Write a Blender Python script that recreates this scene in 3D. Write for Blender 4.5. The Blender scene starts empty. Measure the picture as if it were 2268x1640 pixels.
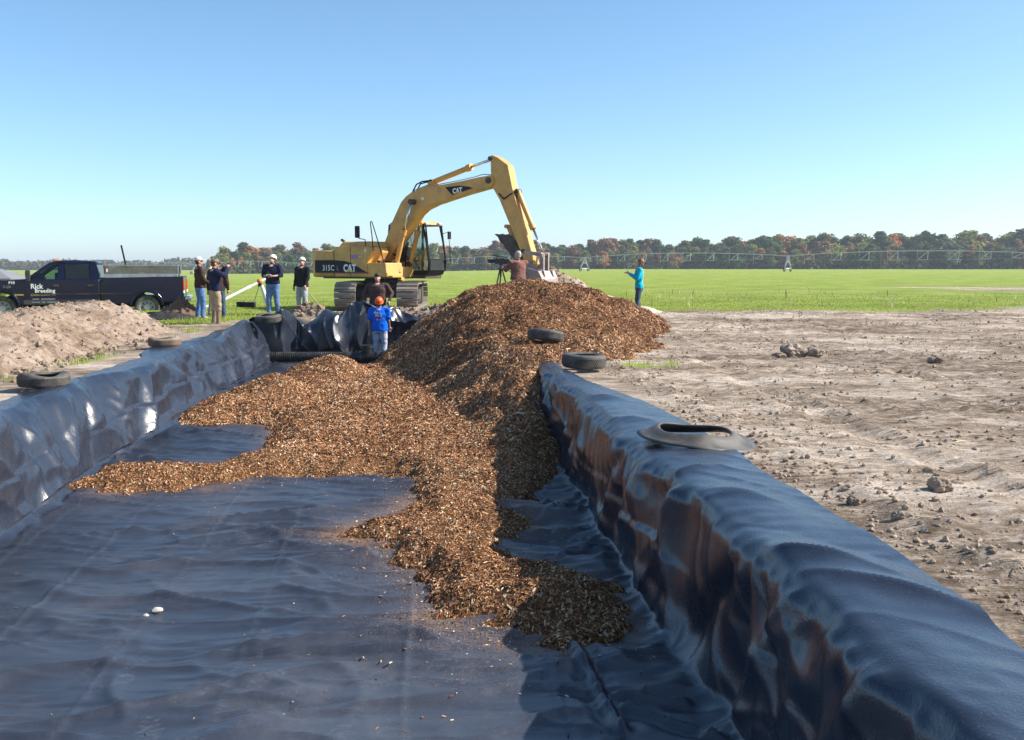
import bpy, bmesh, math, random
import numpy as np
from mathutils import Vector, Matrix, Quaternion

random.seed(7)
RNG = np.random.default_rng(11)
scene = bpy.context.scene
COL = scene.collection

# ------------------------------------------------------------------ camera
cam_data = bpy.data.cameras.new('camera')
cam_data.sensor_width = 36.0
cam_data.lens = 36.0 * 2200.0 / 2268.0
cam_data.clip_start = 0.05
cam_data.clip_end = 6000.0
cam = bpy.data.objects.new('camera', cam_data)
COL.objects.link(cam)
cam.location = (0.0, 0.0, 1.6)
cam.rotation_euler = (math.pi / 2 - math.atan(230 / 2200.0), 0.0, 0.0)
scene.camera = cam

# ------------------------------------------------------------------ sky and sun
SUN_ELEV = math.radians(38.0)
SUN_AZ = math.radians(88.0)          # clockwise from +Y: from the right of the view
world = bpy.data.worlds.new('World')
scene.world = world
world.use_nodes = True
wn = world.node_tree
wn.nodes.clear()
sky = wn.nodes.new('ShaderNodeTexSky')
sky.sky_type = 'NISHITA'
sky.sun_disc = False
sky.sun_elevation = SUN_ELEV
sky.sun_rotation = SUN_AZ
sky.altitude = 0.0
sky.air_density = 0.7
sky.dust_density = 0.65
sky.ozone_density = 4.5
hsv = wn.nodes.new('ShaderNodeHueSaturation')
hsv.inputs['Saturation'].default_value = 1.02
hsv.inputs['Hue'].default_value = 0.490
bg = wn.nodes.new('ShaderNodeBackground')
bg.inputs['Strength'].default_value = 0.13
wo = wn.nodes.new('ShaderNodeOutputWorld')
wn.links.new(sky.outputs[0], hsv.inputs['Color'])
tint = wn.nodes.new('ShaderNodeMix'); tint.data_type = 'RGBA'; tint.blend_type = 'MULTIPLY'
tint.inputs[0].default_value = 1.0
tint.inputs[7].default_value = (1.05, 1.02, 0.985, 1)
wn.links.new(hsv.outputs[0], tint.inputs[6])
wn.links.new(tint.outputs[2], bg.inputs['Color'])
wn.links.new(bg.outputs[0], wo.inputs['Surface'])

sun_data = bpy.data.lights.new('sun', 'SUN')
sun_data.energy = 5.0
sun_data.angle = math.radians(0.53)
sun_data.color = (1.0, 0.945, 0.86)
sun = bpy.data.objects.new('sun', sun_data)
COL.objects.link(sun)
SUN_DIR = Vector((math.sin(SUN_AZ) * math.cos(SUN_ELEV), math.cos(SUN_AZ) * math.cos(SUN_ELEV), math.sin(SUN_ELEV)))
sun.rotation_mode = 'QUATERNION'
sun.rotation_quaternion = SUN_DIR.to_track_quat('Z', 'Y')
sun.location = (30, 10, 40)

scene.view_settings.view_transform = 'Standard'
scene.view_settings.look = 'None'
scene.view_settings.gamma = 1.0
scene.view_settings.exposure = 0.78
scene.view_settings.use_curve_mapping = False
scene.render.engine = 'CYCLES'
scene.cycles.use_denoising = True
scene.cycles.max_bounces = 6
scene.cycles.diffuse_bounces = 3
scene.cycles.glossy_bounces = 3
scene.cycles.transparent_max_bounces = 8
scene.cycles.caustics_reflective = False
scene.cycles.caustics_refractive = False
scene.cycles.sample_clamp_indirect = 6.0

# ------------------------------------------------------------------ helpers
def tag(o, label=None, cat=None, group=None, kind=None):
    if label: o['label'] = label
    if cat: o['category'] = cat
    if group: o['group'] = group
    if kind: o['kind'] = kind
    return o

def empty(name, loc=(0, 0, 0), rz=0.0):
    o = bpy.data.objects.new(name, None)
    o.empty_display_size = 0.2
    COL.objects.link(o)
    o.location = loc
    o.rotation_euler = (0, 0, rz)
    return o

def link_mesh(name, me, mat=None, parent=None):
    o = bpy.data.objects.new(name, me)
    COL.objects.link(o)
    if mat is not None and not me.materials:
        me.materials.append(mat)
    if parent is not None:
        o.parent = parent
    return o

def np_mesh(name, v, faces, smooth=True, attrs=None):
    """faces: list of int arrays (n,3) or (n,4); attrs: dict name -> per-vertex float array"""
    v = np.asarray(v, dtype=np.float32)
    me = bpy.data.meshes.new(name)
    me.vertices.add(len(v))
    me.vertices.foreach_set('co', v.ravel())
    if not isinstance(faces, (list, tuple)):
        faces = [faces]
    nl = sum(f.size for f in faces); nf = sum(len(f) for f in faces)
    me.loops.add(nl)
    me.loops.foreach_set('vertex_index', np.concatenate([f.ravel() for f in faces]).astype(np.int32))
    me.polygons.add(nf)
    tot = np.concatenate([np.full(len(f), f.shape[1], dtype=np.int32) for f in faces])
    st = np.zeros(nf, dtype=np.int32); st[1:] = np.cumsum(tot)[:-1]
    me.polygons.foreach_set('loop_start', st)
    try:
        me.polygons.foreach_set('loop_total', tot)
    except Exception:
        pass
    me.polygons.foreach_set('use_smooth', np.full(nf, smooth, dtype=bool))
    me.update(calc_edges=True)
    if attrs:
        for k, a in attrs.items():
            at = me.attributes.new(k, 'FLOAT', 'POINT')
            at.data.foreach_set('value', np.asarray(a, dtype=np.float32).ravel())
    return me

def grid_faces(nr, nc):
    i = np.arange(nr * nc).reshape(nr, nc)
    return np.stack([i[:-1, :-1], i[:-1, 1:], i[1:, 1:], i[1:, :-1]], -1).reshape(-1, 4)

_P = np.random.default_rng(3).permutation(4096)
_G = np.random.default_rng(5).uniform(0, 2 * np.pi, 4096)
_GX, _GY = np.cos(_G), np.sin(_G)
def perlin(x, y, seed=0):
    x = np.asarray(x, dtype=np.float64); y = np.asarray(y, dtype=np.float64)
    x, y = np.broadcast_arrays(x, y)
    xi = np.floor(x).astype(np.int64); yi = np.floor(y).astype(np.int64)
    xf = x - xi; yf = y - yi
    u = xf * xf * xf * (xf * (xf * 6 - 15) + 10)
    v = yf * yf * yf * (yf * (yf * 6 - 15) + 10)
    def h(a, b):
        k = _P[(_P[(a + seed * 131) & 4095] + b) & 4095]
        return k
    def g(a, b, dx, dy):
        k = h(a, b)
        return _GX[k] * dx + _GY[k] * dy
    n00 = g(xi, yi, xf, yf); n10 = g(xi + 1, yi, xf - 1, yf)
    n01 = g(xi, yi + 1, xf, yf - 1); n11 = g(xi + 1, yi + 1, xf - 1, yf - 1)
    return 1.5 * ((n00 * (1 - u) + n10 * u) * (1 - v) + (n01 * (1 - u) + n11 * u) * v)

def fbm(x, y, oct=4, seed=0, gain=0.5):
    r = 0; a = 1.0; f = 1.0
    for i in range(oct):
        r = r + a * perlin(x * f, y * f, seed + i * 7)
        a *= gain; f *= 2.03
    return r

def sstep(a, b, x):
    t = np.clip((np.asarray(x, dtype=np.float64) - a) / (b - a), 0, 1)
    return t * t * (3 - 2 * t)

# ------------------------------------------------------------------ materials
def new_mat(name):
    m = bpy.data.materials.new(name); m.use_nodes = True
    nt = m.node_tree; nt.nodes.clear()
    out = nt.nodes.new('ShaderNodeOutputMaterial')
    b = nt.nodes.new('ShaderNodeBsdfPrincipled')
    nt.links.new(b.outputs[0], out.inputs['Surface'])
    return m, nt, b, out

def N(nt, kind, **kw):
    n = nt.nodes.new(kind)
    for k, v in kw.items():
        if k in n.inputs: n.inputs[k].default_value = v
        else: setattr(n, k, v)
    return n

def noise(nt, vec, scale, detail=4, rough=0.55, dist=0.0):
    n = nt.nodes.new('ShaderNodeTexNoise')
    n.inputs['Scale'].default_value = scale
    n.inputs['Detail'].default_value = detail
    n.inputs['Roughness'].default_value = rough
    n.inputs['Distortion'].default_value = dist
    if vec is not None: nt.links.new(vec, n.inputs['Vector'])
    return n

def ramp(nt, fac, stops, interp='LINEAR'):
    r = nt.nodes.new('ShaderNodeValToRGB')
    r.color_ramp.interpolation = interp
    e = r.color_ramp.elements
    while len(e) < len(stops): e.new(0.5)
    for i, (p, c) in enumerate(stops):
        e[i].position = p
        e[i].color = (c[0], c[1], c[2], 1) if hasattr(c, '__len__') else (c, c, c, 1)
    if fac is not None: nt.links.new(fac, r.inputs[0])
    return r

def mix(nt, fac, a, b, blend='MIX'):
    m = nt.nodes.new('ShaderNodeMix'); m.data_type = 'RGBA'; m.blend_type = blend
    for s, v in ((m.inputs[0], fac), (m.inputs[6], a), (m.inputs[7], b)):
        if hasattr(v, 'is_output') or hasattr(v, 'links'): nt.links.new(v, s)
        elif hasattr(v, '__len__'): s.default_value = (v[0], v[1], v[2], 1)
        else: s.default_value = v
    return m.outputs[2]

def mth(nt, op, a, b=None, c=None):
    m = nt.nodes.new('ShaderNodeMath'); m.operation = op
    for i, v in enumerate((a, b, c)):
        if v is None: continue
        if hasattr(v, 'links'): nt.links.new(v, m.inputs[i])
        else: m.inputs[i].default_value = v
    return m.outputs[0]

def mapr(nt, v, a, b, c, d):
    m = nt.nodes.new('ShaderNodeMapRange')
    m.inputs[1].default_value = a; m.inputs[2].default_value = b
    m.inputs[3].default_value = c; m.inputs[4].default_value = d
    nt.links.new(v, m.inputs[0])
    return m.outputs[0]

def attr(nt, name):
    a = nt.nodes.new('ShaderNodeAttribute'); a.attribute_name = name
    return a.outputs['Fac']

def bump(nt, b, height, strength=0.5, dist=0.02):
    n = nt.nodes.new('ShaderNodeBump')
    n.inputs['Strength'].default_value = strength
    n.inputs['Distance'].default_value = dist
    nt.links.new(height, n.inputs['Height'])
    nt.links.new(n.outputs[0], b.inputs['Normal'])

def pm(name, col, rough=0.6, metal=0.0, var=0.18, scale=6.0, dirt=None, dirt_amt=0.0, bmp=0.0, bscale=40.0, spec=0.5, coat=0.0):
    m, nt, b, out = new_mat(name)
    tc = nt.nodes.new('ShaderNodeTexCoord')
    n = noise(nt, tc.outputs['Object'], scale, 5, 0.6)
    lo = [c * (1 - var) for c in col]; hi = [min(1, c * (1 + var)) for c in col]
    c = ramp(nt, n.outputs[0], [(0.3, lo), (0.7, hi)]).outputs[0]
    if dirt is not None:
        n2 = noise(nt, tc.outputs['Object'], scale * 0.6, 6, 0.7)
        f = mapr(nt, n2.outputs[0], 0.5 - 0.25 * dirt_amt, 0.85 - 0.3 * dirt_amt, 0, min(1.0, 0.3 + dirt_amt))
        c = mix(nt, f, c, dirt)
        r = mth(nt, 'ADD', mth(nt, 'MULTIPLY', f, 0.9 - rough), rough)
        nt.links.new(r, b.inputs['Roughness'])
    else:
        r = mapr(nt, n.outputs[0], 0.3, 0.7, max(0.02, rough - 0.08), min(1, rough + 0.08))
        nt.links.new(r, b.inputs['Roughness'])
    nt.links.new(c, b.inputs['Base Color'])
    b.inputs['Metallic'].default_value = metal
    b.inputs['Specular IOR Level'].default_value = spec
    b.inputs['Coat Weight'].default_value = coat
    if bmp > 0:
        n3 = noise(nt, tc.outputs['Object'], bscale, 4, 0.6)
        bump(nt, b, n3.outputs[0], bmp, 0.02)
    return m

def glass_mat(name, tint, alpha=0.35):
    m = bpy.data.materials.new(name); m.use_nodes = True
    nt = m.node_tree; nt.nodes.clear()
    out = nt.nodes.new('ShaderNodeOutputMaterial')
    tr = nt.nodes.new('ShaderNodeBsdfTransparent'); tr.inputs[0].default_value = (*tint, 1)
    gl = nt.nodes.new('ShaderNodeBsdfGlossy'); gl.inputs['Roughness'].default_value = 0.03
    df = nt.nodes.new('ShaderNodeBsdfDiffuse'); df.inputs[0].default_value = (0.02, 0.025, 0.025, 1)
    fr = nt.nodes.new('ShaderNodeFresnel'); fr.inputs[0].default_value = 1.5
    m1 = nt.nodes.new('ShaderNodeMixShader'); m1.inputs[0].default_value = alpha
    nt.links.new(tr.outputs[0], m1.inputs[1]); nt.links.new(df.outputs[0], m1.inputs[2])
    m2 = nt.nodes.new('ShaderNodeMixShader')
    nt.links.new(fr.outputs[0], m2.inputs[0]); nt.links.new(m1.outputs[0], m2.inputs[1]); nt.links.new(gl.outputs[0], m2.inputs[2])
    nt.links.new(m2.outputs[0], out.inputs['Surface'])
    return m

# ------------------------------------------------------------------ small mesh builder
class MB:
    def __init__(self): self.bm = bmesh.new()
    def poly_prism(self, pts, a0, a1, axes='xz'):
        """pts 2-D outline; axes names the plane; extruded from a0 to a1 along the third axis"""
        third = [k for k in 'xyz' if k not in axes][0]
        def P(p, t):
            d = {axes[0]: p[0], axes[1]: p[1], third: t}
            return (d['x'], d['y'], d['z'])
        A = [self.bm.verts.new(P(p, a0)) for p in pts]
        B = [self.bm.verts.new(P(p, a1)) for p in pts]
        n = len(pts)
        self.bm.faces.new(A); self.bm.faces.new(B[::-1])
        for i in range(n):
            self.bm.faces.new((A[i], B[i], B[(i + 1) % n], A[(i + 1) % n]))
        return self
    def hexa(self, p):
        """8 corner points: bottom 4 then top 4"""
        v = [self.bm.verts.new(q) for q in p]
        for f in ((0, 3, 2, 1), (4, 5, 6, 7), (0, 1, 5, 4), (1, 2, 6, 5), (2, 3, 7, 6), (3, 0, 4, 7)):
            self.bm.faces.new([v[i] for i in f])
        return self
    def box(self, c, s, rot=None):
        x, y, z = s[0] / 2, s[1] / 2, s[2] / 2
        pts = [(-x, -y, -z), (x, -y, -z), (x, y, -z), (-x, y, -z), (-x, -y, z), (x, -y, z), (x, y, z), (-x, y, z)]
        M = rot.to_3x3() if rot is not None else Matrix.Identity(3)
        return self.hexa([tuple(M @ Vector(q) + Vector(c)) for q in pts])
    def tube(self, pts, r, seg=10, cap=True, up=None, ell=None):
        pts = [Vector(p) for p in pts]; n = len(pts)
        rr = r if hasattr(r, '__len__') else [r] * n
        rings = []; prev = None
        for i, p in enumerate(pts):
            if i == 0: t = pts[1] - pts[0]
            elif i == n - 1: t = pts[-1] - pts[-2]
            else: t = (pts[i + 1] - p).normalized() + (p - pts[i - 1]).normalized()
            if t.length < 1e-9: t = Vector((0, 0, 1))
            t.normalize()
            if prev is None:
                a = Vector(up) if up else (Vector((0, 0, 1)) if abs(t.z) < 0.9 else Vector((1, 0, 0)))
            else: a = prev
            a = (a - t * a.dot(t)).normalized(); prev = a
            b = t.cross(a)
            ex, ey = (1, 1) if ell is None else ell
            rings.append([self.bm.verts.new(p + (a * math.cos(2 * math.pi * k / seg) * ex + b * math.sin(2 * math.pi * k / seg) * ey) * rr[i]) for k in range(seg)])
        for i in range(n - 1):
            for k in range(seg):
                self.bm.faces.new((rings[i][k], rings[i][(k + 1) % seg], rings[i + 1][(k + 1) % seg], rings[i + 1][k]))
        if cap:
            self.bm.faces.new(rings[0][::-1]); self.bm.faces.new(rings[-1])
        return self
    def capsule(self, a, b, ra, rb, seg=10):
        a, b = Vector(a), Vector(b); d = (b - a)
        if d.length < 1e-6: d = Vector((0, 0, 1e-3))
        u = d.normalized(); L = d.length
        pts = [a - u * ra * 0.98, a - u * ra * 0.7, a, b, b + u * rb * 0.7, b + u * rb * 0.98]
        return self.tube(pts, [ra * 0.18, ra * 0.71, ra, rb, rb * 0.71, rb * 0.18], seg)
    def ellipsoid(self, c, r, rot=None, u=12, v=8):
        M = Matrix.Translation(Vector(c)) @ (rot.to_4x4() if rot is not None else Matrix.Identity(4)) @ Matrix.Diagonal((r[0], r[1], r[2], 1))
        bmesh.ops.create_uvsphere(self.bm, u_segments=u, v_segments=v, radius=1, matrix=M)
        return self
    def lathe(self, prof, c=(0, 0, 0), seg=24, rot=None, closed=False):
        """prof list of (r, z) about local Z"""
        M = (rot.to_3x3() if rot is not None else Matrix.Identity(3)); c = Vector(c)
        rings = []
        for (r, z) in prof:
            rings.append([self.bm.verts.new(M @ Vector((r * math.cos(2 * math.pi * k / seg), r * math.sin(2 * math.pi * k / seg), z)) + c) for k in range(seg)])
        n = len(rings)
        for i in range(n if closed else n - 1):
            A, B = rings[i], rings[(i + 1) % n]
            for k in range(seg):
                try: self.bm.faces.new((A[k], A[(k + 1) % seg], B[(k + 1) % seg], B[k]))
                except ValueError: pass
        if not closed:
            for R_ in (rings[0][::-1], rings[-1]):
                try: self.bm.faces.new(R_)
                except ValueError: pass
        return self
    def quad(self, p, thick=0.0):
        v = [self.bm.verts.new(q) for q in p]
        self.bm.faces.new(v)
        return self
    def slab(self, p, t):
        """flat polygon p with thickness t along its normal"""
        p = [Vector(q) for q in p]
        n = (p[1] - p[0]).cross(p[2] - p[0]).normalized() * t
        A = [self.bm.verts.new(q) for q in p]; B = [self.bm.verts.new(q + n) for q in p]
        k = len(p)
        self.bm.faces.new(A[::-1]); self.bm.faces.new(B)
        for i in range(k): self.bm.faces.new((A[i], A[(i + 1) % k], B[(i + 1) % k], B[i]))
        return self
    def mesh(self, name, M=None, smooth=False):
        bmesh.ops.recalc_face_normals(self.bm, faces=self.bm.faces)
        me = bpy.data.meshes.new(name)
        if M is not None: self.bm.transform(M)
        self.bm.to_mesh(me); self.bm.free()
        if smooth:
            me.polygons.foreach_set('use_smooth', np.ones(len(me.polygons), dtype=bool))
        return me
    def build(self, name, mat, parent=None, M=None, smooth=False, bevel=0.0, auto=False):
        me = self.mesh(name, M, smooth)
        o = link_mesh(name, me, mat, parent)
        if bevel > 0:
            md = o.modifiers.new('bevel', 'BEVEL'); md.width = bevel; md.segments = 2
            md.limit_method = 'ANGLE'; md.angle_limit = math.radians(35)
        if auto:
            me.polygons.foreach_set('use_smooth', np.ones(len(me.polygons), dtype=bool))
            me.set_sharp_from_angle(angle=math.radians(38))
        return o

def text_mesh(name, body, size, mat, parent, origin, xd, yd, bold=0.0, M=None, shear=0.0, sx=1.0, spacing=1.0):
    cu = bpy.data.curves.new(name, 'FONT'); cu.body = body; cu.size = size
    cu.offset = bold; cu.extrude = 0.002; cu.shear = shear; cu.space_character = spacing
    cu.resolution_u = 2
    t = bpy.data.objects.new(name, cu); COL.objects.link(t)
    dg = bpy.context.evaluated_depsgraph_get(); dg.update()
    me = bpy.data.meshes.new_from_object(t.evaluated_get(dg))
    bpy.data.objects.remove(t); bpy.data.curves.remove(cu)
    xd = Vector(xd).normalized(); yd = Vector(yd).normalized(); zd = xd.cross(yd)
    T = Matrix(((xd.x * sx, yd.x, zd.x, origin[0]), (xd.y * sx, yd.y, zd.y, origin[1]), (xd.z * sx, yd.z, zd.z, origin[2]), (0, 0, 0, 1)))
    me.transform((M @ T) if M is not None else T)
    me.materials.clear()
    return link_mesh(name, me, mat, parent)

def copy_tree(o, parent=None):
    c = o.copy(); COL.objects.link(c); c.parent = parent
    for ch in list(o.children): copy_tree(ch, c)
    return c
# ================================================================== TERRAIN
LY = np.array([-2, 2, 9.2, 10.8, 12.6, 17.8, 22.9, 29.0]); LX = np.array([-4.1, -4.3, -4.86, -5.13, -5.37, -5.78, -6.2, -6.75])
RY = np.array([-2, 2, 5.2, 6.7, 7.8, 9.5, 12, 14.4, 29.0]); RX = np.array([1.6, 1.45, 1.3, 1.13, 1.05, .9, .76, .5, -.75])
def xl_of(y): return np.interp(y, LY, LX)
def xr_of(y): return np.interp(y, RY, RX)
PIT_Y0, PIT_Y1, PIT_D = 2.2, 28.5, 1.0

def field_z(x, y):
    """smooth lie of the land"""
    z = sstep(21, 33, y) * (0.13 + 0.15 * sstep(-3, 3, x))
    z = z - 1.65 * sstep(50, 200, y) * sstep(40, -110, x)
    z = z + 0.05 * perlin(x * 0.05, y * 0.05, 3) * sstep(30, 80, y)
    return z

def grass_mask(x, y):
    """how much grass covers the soil (1 = field)"""
    edge = 30.6 + 0.9 * perlin(x * 0.16, 0.3, 21) + 0.5 * perlin(x * 0.7, 1.3, 22) + np.clip(x - 12, 0, 40) * 0.75 * sstep(12, 22, x)
    right = sstep(-1.3, 1.3, y - edge)
    leftedge = np.interp(x, [-40, -13, -8.5, -7.0, -2, 3], [20, 25.5, 26.4, 29.0, 32.5, 31.5]) + 0.5 * perlin(x * .5, 2.2, 23)
    left = sstep(-1.0, 1.0, y - leftedge)
    m = np.where(x < 2.0, left * 1.0, right)
    w = sstep(-1.0, 5.0, x)
    m = left * (1 - w) + right * w
    # bare tractor lanes in the field
    lane = np.exp(-((y - (47 + 0.22 * x + 0.8 * perlin(x * .08, 4.1, 5))) / 0.9) ** 2) * sstep(2, 8, x) * 0.55
    lane = np.maximum(lane, np.exp(-((y - (66 - 0.12 * x)) / 1.6) ** 2) * sstep(20, 26, x) * 0.9)
    lane = np.maximum(lane, np.exp(-((x - (13.2 + 0.16 * (y - 30))) / 0.35) ** 2) * sstep(44, 40, y) * 0.5)
    lane = np.maximum(lane, np.exp(-((x - (15.4 + 0.16 * (y - 30))) / 0.35) ** 2) * sstep(44, 40, y) * 0.45)
    m = m * (1 - lane)
    m = m * (1 - .95 * np.exp(-(((x - 31) / 6.5) ** 2 + ((y - 58) / 4.5) ** 2) ** 1.5))
    # worn soil around the machine
    m = m * (1 - 0.85 * np.exp(-(((x + 4.2) / 3.2) ** 2 + ((y - 32.0) / 1.6) ** 2)))
    # tufts beside the pit
    m = np.maximum(m, (0.52 + .5 * perlin(x * 1.8, y * 1.8, 33)) * np.exp(-(((x - 2.4) / 0.85) ** 2 + ((y - 16.0) / 1.1) ** 2)))
    d = x - (xl_of(y) - 1.55)
    m = np.maximum(m, 0.62 * np.exp(-(d / 0.42) ** 2) * sstep(10, 13, y) * (0.45 + 0.9 * np.clip(perlin(x * .9, y * .55, 31) + .2, 0, 1)))
    return np.clip(m, 0, 1)

def relief(x, y):
    """mud relief in metres (bare soil)"""
    r = 0.026 * fbm(x * 0.8, y * 0.8, 3, 40) + 0.020 * fbm(x * 3.1, y * 3.1, 3, 50)
    patch = sstep(0.0, 0.5, perlin(x * 0.35, y * 0.5, 61) + 0.25 * perlin(x * 1.3, y * 1.3, 62))
    cl = np.clip(perlin(x * 6.5, y * 6.5, 63) - 0.15, 0, 1) * 0.065 + np.clip(perlin(x * 9, y * 9, 64) - 0.12, 0, 1) * 0.03
    r = r + cl * (0.25 + patch)
    # ruts running away and curving right
    for k, (x0, s, wv) in enumerate(((5.2, .10, .6), (6.9, .10, .6), (3.6, .02, .4), (9.5, .3, .8), (11.3, .3, .8))):
        cx = x0 + s * (y - 12) + wv * np.sin(y * .16 + k)
        d = x - cx
        r = r + 0.014 * np.exp(-(d / .20) ** 4) * np.tanh(4 * np.sin(y * 15 + np.abs(d) * 14)) * np.clip(perlin(x * .25, y * .22, 77 + k) + .35, 0, 1)
        r = r + (-0.045 * np.exp(-(d / .16) ** 2) + 0.05 * np.exp(-((np.abs(d) - .28) / .09) ** 2) * (0.5 + perlin(x * 3, y * 3, 71))) * (0.5 + 0.6 * perlin(x * .3, y * .3, 72 + k))
    return r

def rim_dist(x, y):
    """distance outside the pit outline (0 inside)"""
    d = np.maximum(xl_of(y) - 0.46 - x, x - (xr_of(y) + 0.22))
    d = np.maximum(d, np.maximum(PIT_Y0 - y, y - PIT_Y1))
    return d

def ground_z(x, y, detail=True):
    z = field_z(x, y)
    if detail:
        rd = rim_dist(x, y)
        bare = 1 - 0.85 * grass_mask(x, y)
        near = sstep(60, 30, y)
        wl = np.where(x < -2, 0.6, 1.0)
        z = z + relief(x, y) * near * bare * sstep(0.75, 1.2, rd) * wl
        # crumbled loose soil lip along the liner's outer edge
        z = z + 0.05 * np.exp(-((rd - 1.15) / 0.16) ** 2) * np.clip(0.4 + perlin(x * 2.2, y * 2.2, 81), 0, 1) * near * (x > 0)
    return z

def axis(dense0, dense1, step, far0, far1, g=1.12):
    a = list(np.arange(dense0, dense1 + 1e-6, step)); s = step
    b = []; v = a[-1]
    while v < far1: s *= g; v += s; b.append(v)
    s = step; c = []; v = a[0]
    while v > far0: s *= g; v -= s; c.append(v)
    return np.array(c[::-1] + a + b)

def yaxis():
    out = [-60, -30, -14, -7, -3.5, -1.5, 0.0, 1.0, 1.6, 2.0, 2.1, 2.2, 2.35]
    y = 2.6
    while y < 34: out.append(y); y += max(0.036, 0.0062 * y)
    s = 0.15
    while y < 2600: out.append(y); s *= 1.045; y += s
    return np.array(out)

gx = axis(-8.4, 8.6, 0.068, -2600, 2600, 1.055)
gy = yaxis()
GX, GY = np.meshgrid(gx, gy)
GZ = ground_z(GX, GY)
inside = rim_dist(GX, GY) < 0
ledge = (GX > -5.4) & (GX < -2.4) & (GY > 28.2) & (GY < 29.9)
GZ = np.where(inside, -PIT_D - 0.25, GZ)
GZ = np.where(ledge & ~inside, -0.42, GZ)
gm = grass_mask(GX, GY)
damp = np.clip(0.5 + 0.8 * fbm(GX * 0.22, GY * 0.3, 4, 90), 0, 1)
me = np_mesh('ground', np.stack([GX, GY, GZ], -1).reshape(-1, 3), grid_faces(len(gy), len(gx)), True, {'grass': gm, 'damp': damp})

def soil_nodes(nt, geo_pos, stretch=None):
    if stretch:
        mp = nt.nodes.new('ShaderNodeMapping'); mp.inputs['Scale'].default_value = stretch; mp.inputs['Rotation'].default_value = (0, 0, .10); nt.links.new(geo_pos, mp.inputs['Vector']); geo_pos = mp.outputs[0]
    n1 = noise(nt, geo_pos, 0.9, 6, 0.62)
    n2 = noise(nt, geo_pos, 7.0, 6, 0.68)
    n3 = noise(nt, geo_pos, 38.0, 5, 0.65)
    a = mth(nt, 'ADD', mth(nt, 'MULTIPLY', n1.outputs[0], 0.38), mth(nt, 'ADD', mth(nt, 'MULTIPLY', n2.outputs[0], 0.42), mth(nt, 'MULTIPLY', n3.outputs[0], 0.2)))
    c = ramp(nt, a, [(0.37, (0.075, 0.044, 0.027)), (0.43, (0.225, 0.16, 0.112)), (0.49, (0.43, 0.335, 0.25)), (0.575, (0.73, 0.61, 0.50))]).outputs[0]
    return c, n2, n3

mg, nt, b, out = new_mat('ground_soil_and_grass')
geo = nt.nodes.new('ShaderNodeNewGeometry')
soil, sn2, sn3 = soil_nodes(nt, geo.outputs['Position'], (.42, 1.25, 1))
dn = mth(nt, 'MULTIPLY', mapr(nt, attr(nt, 'damp'), 0.30, 0.75, 0.0, 0.85), mapr(nt, noise(nt, geo.outputs['Position'], 3.5, 6, .75).outputs[0], .42, .58, .15, 1.0))
soil = mix(nt, dn, soil, (0.145, 0.098, 0.062))
gn1 = noise(nt, geo.outputs['Position'], 0.35, 5, 0.6)
gn2 = noise(nt, geo.outputs['Position'], 9.0, 4, 0.7)
gmix = mth(nt, 'ADD', mth(nt, 'MULTIPLY', gn1.outputs[0], 0.6), mth(nt, 'MULTIPLY', gn2.outputs[0], 0.4))
grasscol = ramp(nt, gmix, [(0.36, (0.16, 0.215, 0.03)), (0.50, (0.26, 0.33, 0.048)), (0.64, (0.38, 0.41, 0.10))]).outputs[0]
gmask = mth(nt, 'ADD', attr(nt, 'grass'), mth(nt, 'MULTIPLY', mth(nt, 'SUBTRACT', noise(nt, geo.outputs['Position'], 2.6, 6, 0.7).outputs[0], 0.5), 0.95))
gmask = mapr(nt, gmask, 0.42, 0.62, 0, 1)
col = mix(nt, gmask, soil, grasscol)
nt.links.new(col, b.inputs['Base Color'])
b.inputs['Roughness'].default_value = 0.95
b.inputs['Specular IOR Level'].default_value = 0.15
hh = mth(nt, 'ADD', mth(nt, 'MULTIPLY', sn2.outputs[0], 1.0), mth(nt, 'MULTIPLY', sn3.outputs[0], 0.5))
bump(nt, b, hh, 1.0, 0.11)
ground = link_mesh('ground', me, mg)
tag(ground, 'bare churned soil and green field around the lined pit', 'ground', kind='structure')

# ================================================================== PIT LINER
m_liner, nt, b, out = new_mat('black_plastic_liner')
geo = nt.nodes.new('ShaderNodeNewGeometry')
pos = geo.outputs['Position']
ln1 = noise(nt, pos, 1.1, 5, 0.6)
ln2 = noise(nt, pos, 4.5, 6, 0.72)
ln3 = noise(nt, pos, 55.0, 3, 0.6)
ln4 = noise(nt, pos, 120.0, 2, 0.5)
da = attr(nt, 'dust')
dust = mth(nt, 'MULTIPLY', mapr(nt, mth(nt, 'ADD', mth(nt, 'MULTIPLY', ln1.outputs[0], 0.5), mth(nt, 'MULTIPLY', ln2.outputs[0], 0.5)), 0.46, 0.72, 0.0, 1.0), da)
speck = mapr(nt, ln3.outputs[0], 0.64, 0.72, 0.0, 1.0)
dust = mth(nt, 'ADD', mth(nt, 'MULTIPLY', dust, 0.15), mth(nt, 'MULTIPLY', mth(nt, 'MULTIPLY', speck, da), 0.14))
dust = mth(nt, 'ADD', dust, mth(nt, 'MULTIPLY', mth(nt, 'MULTIPLY', attr(nt, 'scuff'), mapr(nt, ln3.outputs[0], .4, .6, .2, 1.0)), .20))
dust = mth(nt, 'ADD', dust, mth(nt, 'MULTIPLY', da, 0.09))
lcol = mix(nt, dust, (0.013, 0.018, 0.032), (0.29, 0.30, 0.33))
fn = attr(nt, 'fines')
fmask = mapr(nt, mth(nt, 'ADD', fn, mth(nt, 'MULTIPLY', mth(nt, 'SUBTRACT', ln4.outputs[0], .5), 3.2)), .62, .85, 0, .85)
lcol = mix(nt, mth(nt, 'MULTIPLY', fmask, .75), lcol, (0.30, 0.165, 0.075))
nt.links.new(lcol, b.inputs['Base Color'])
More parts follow.
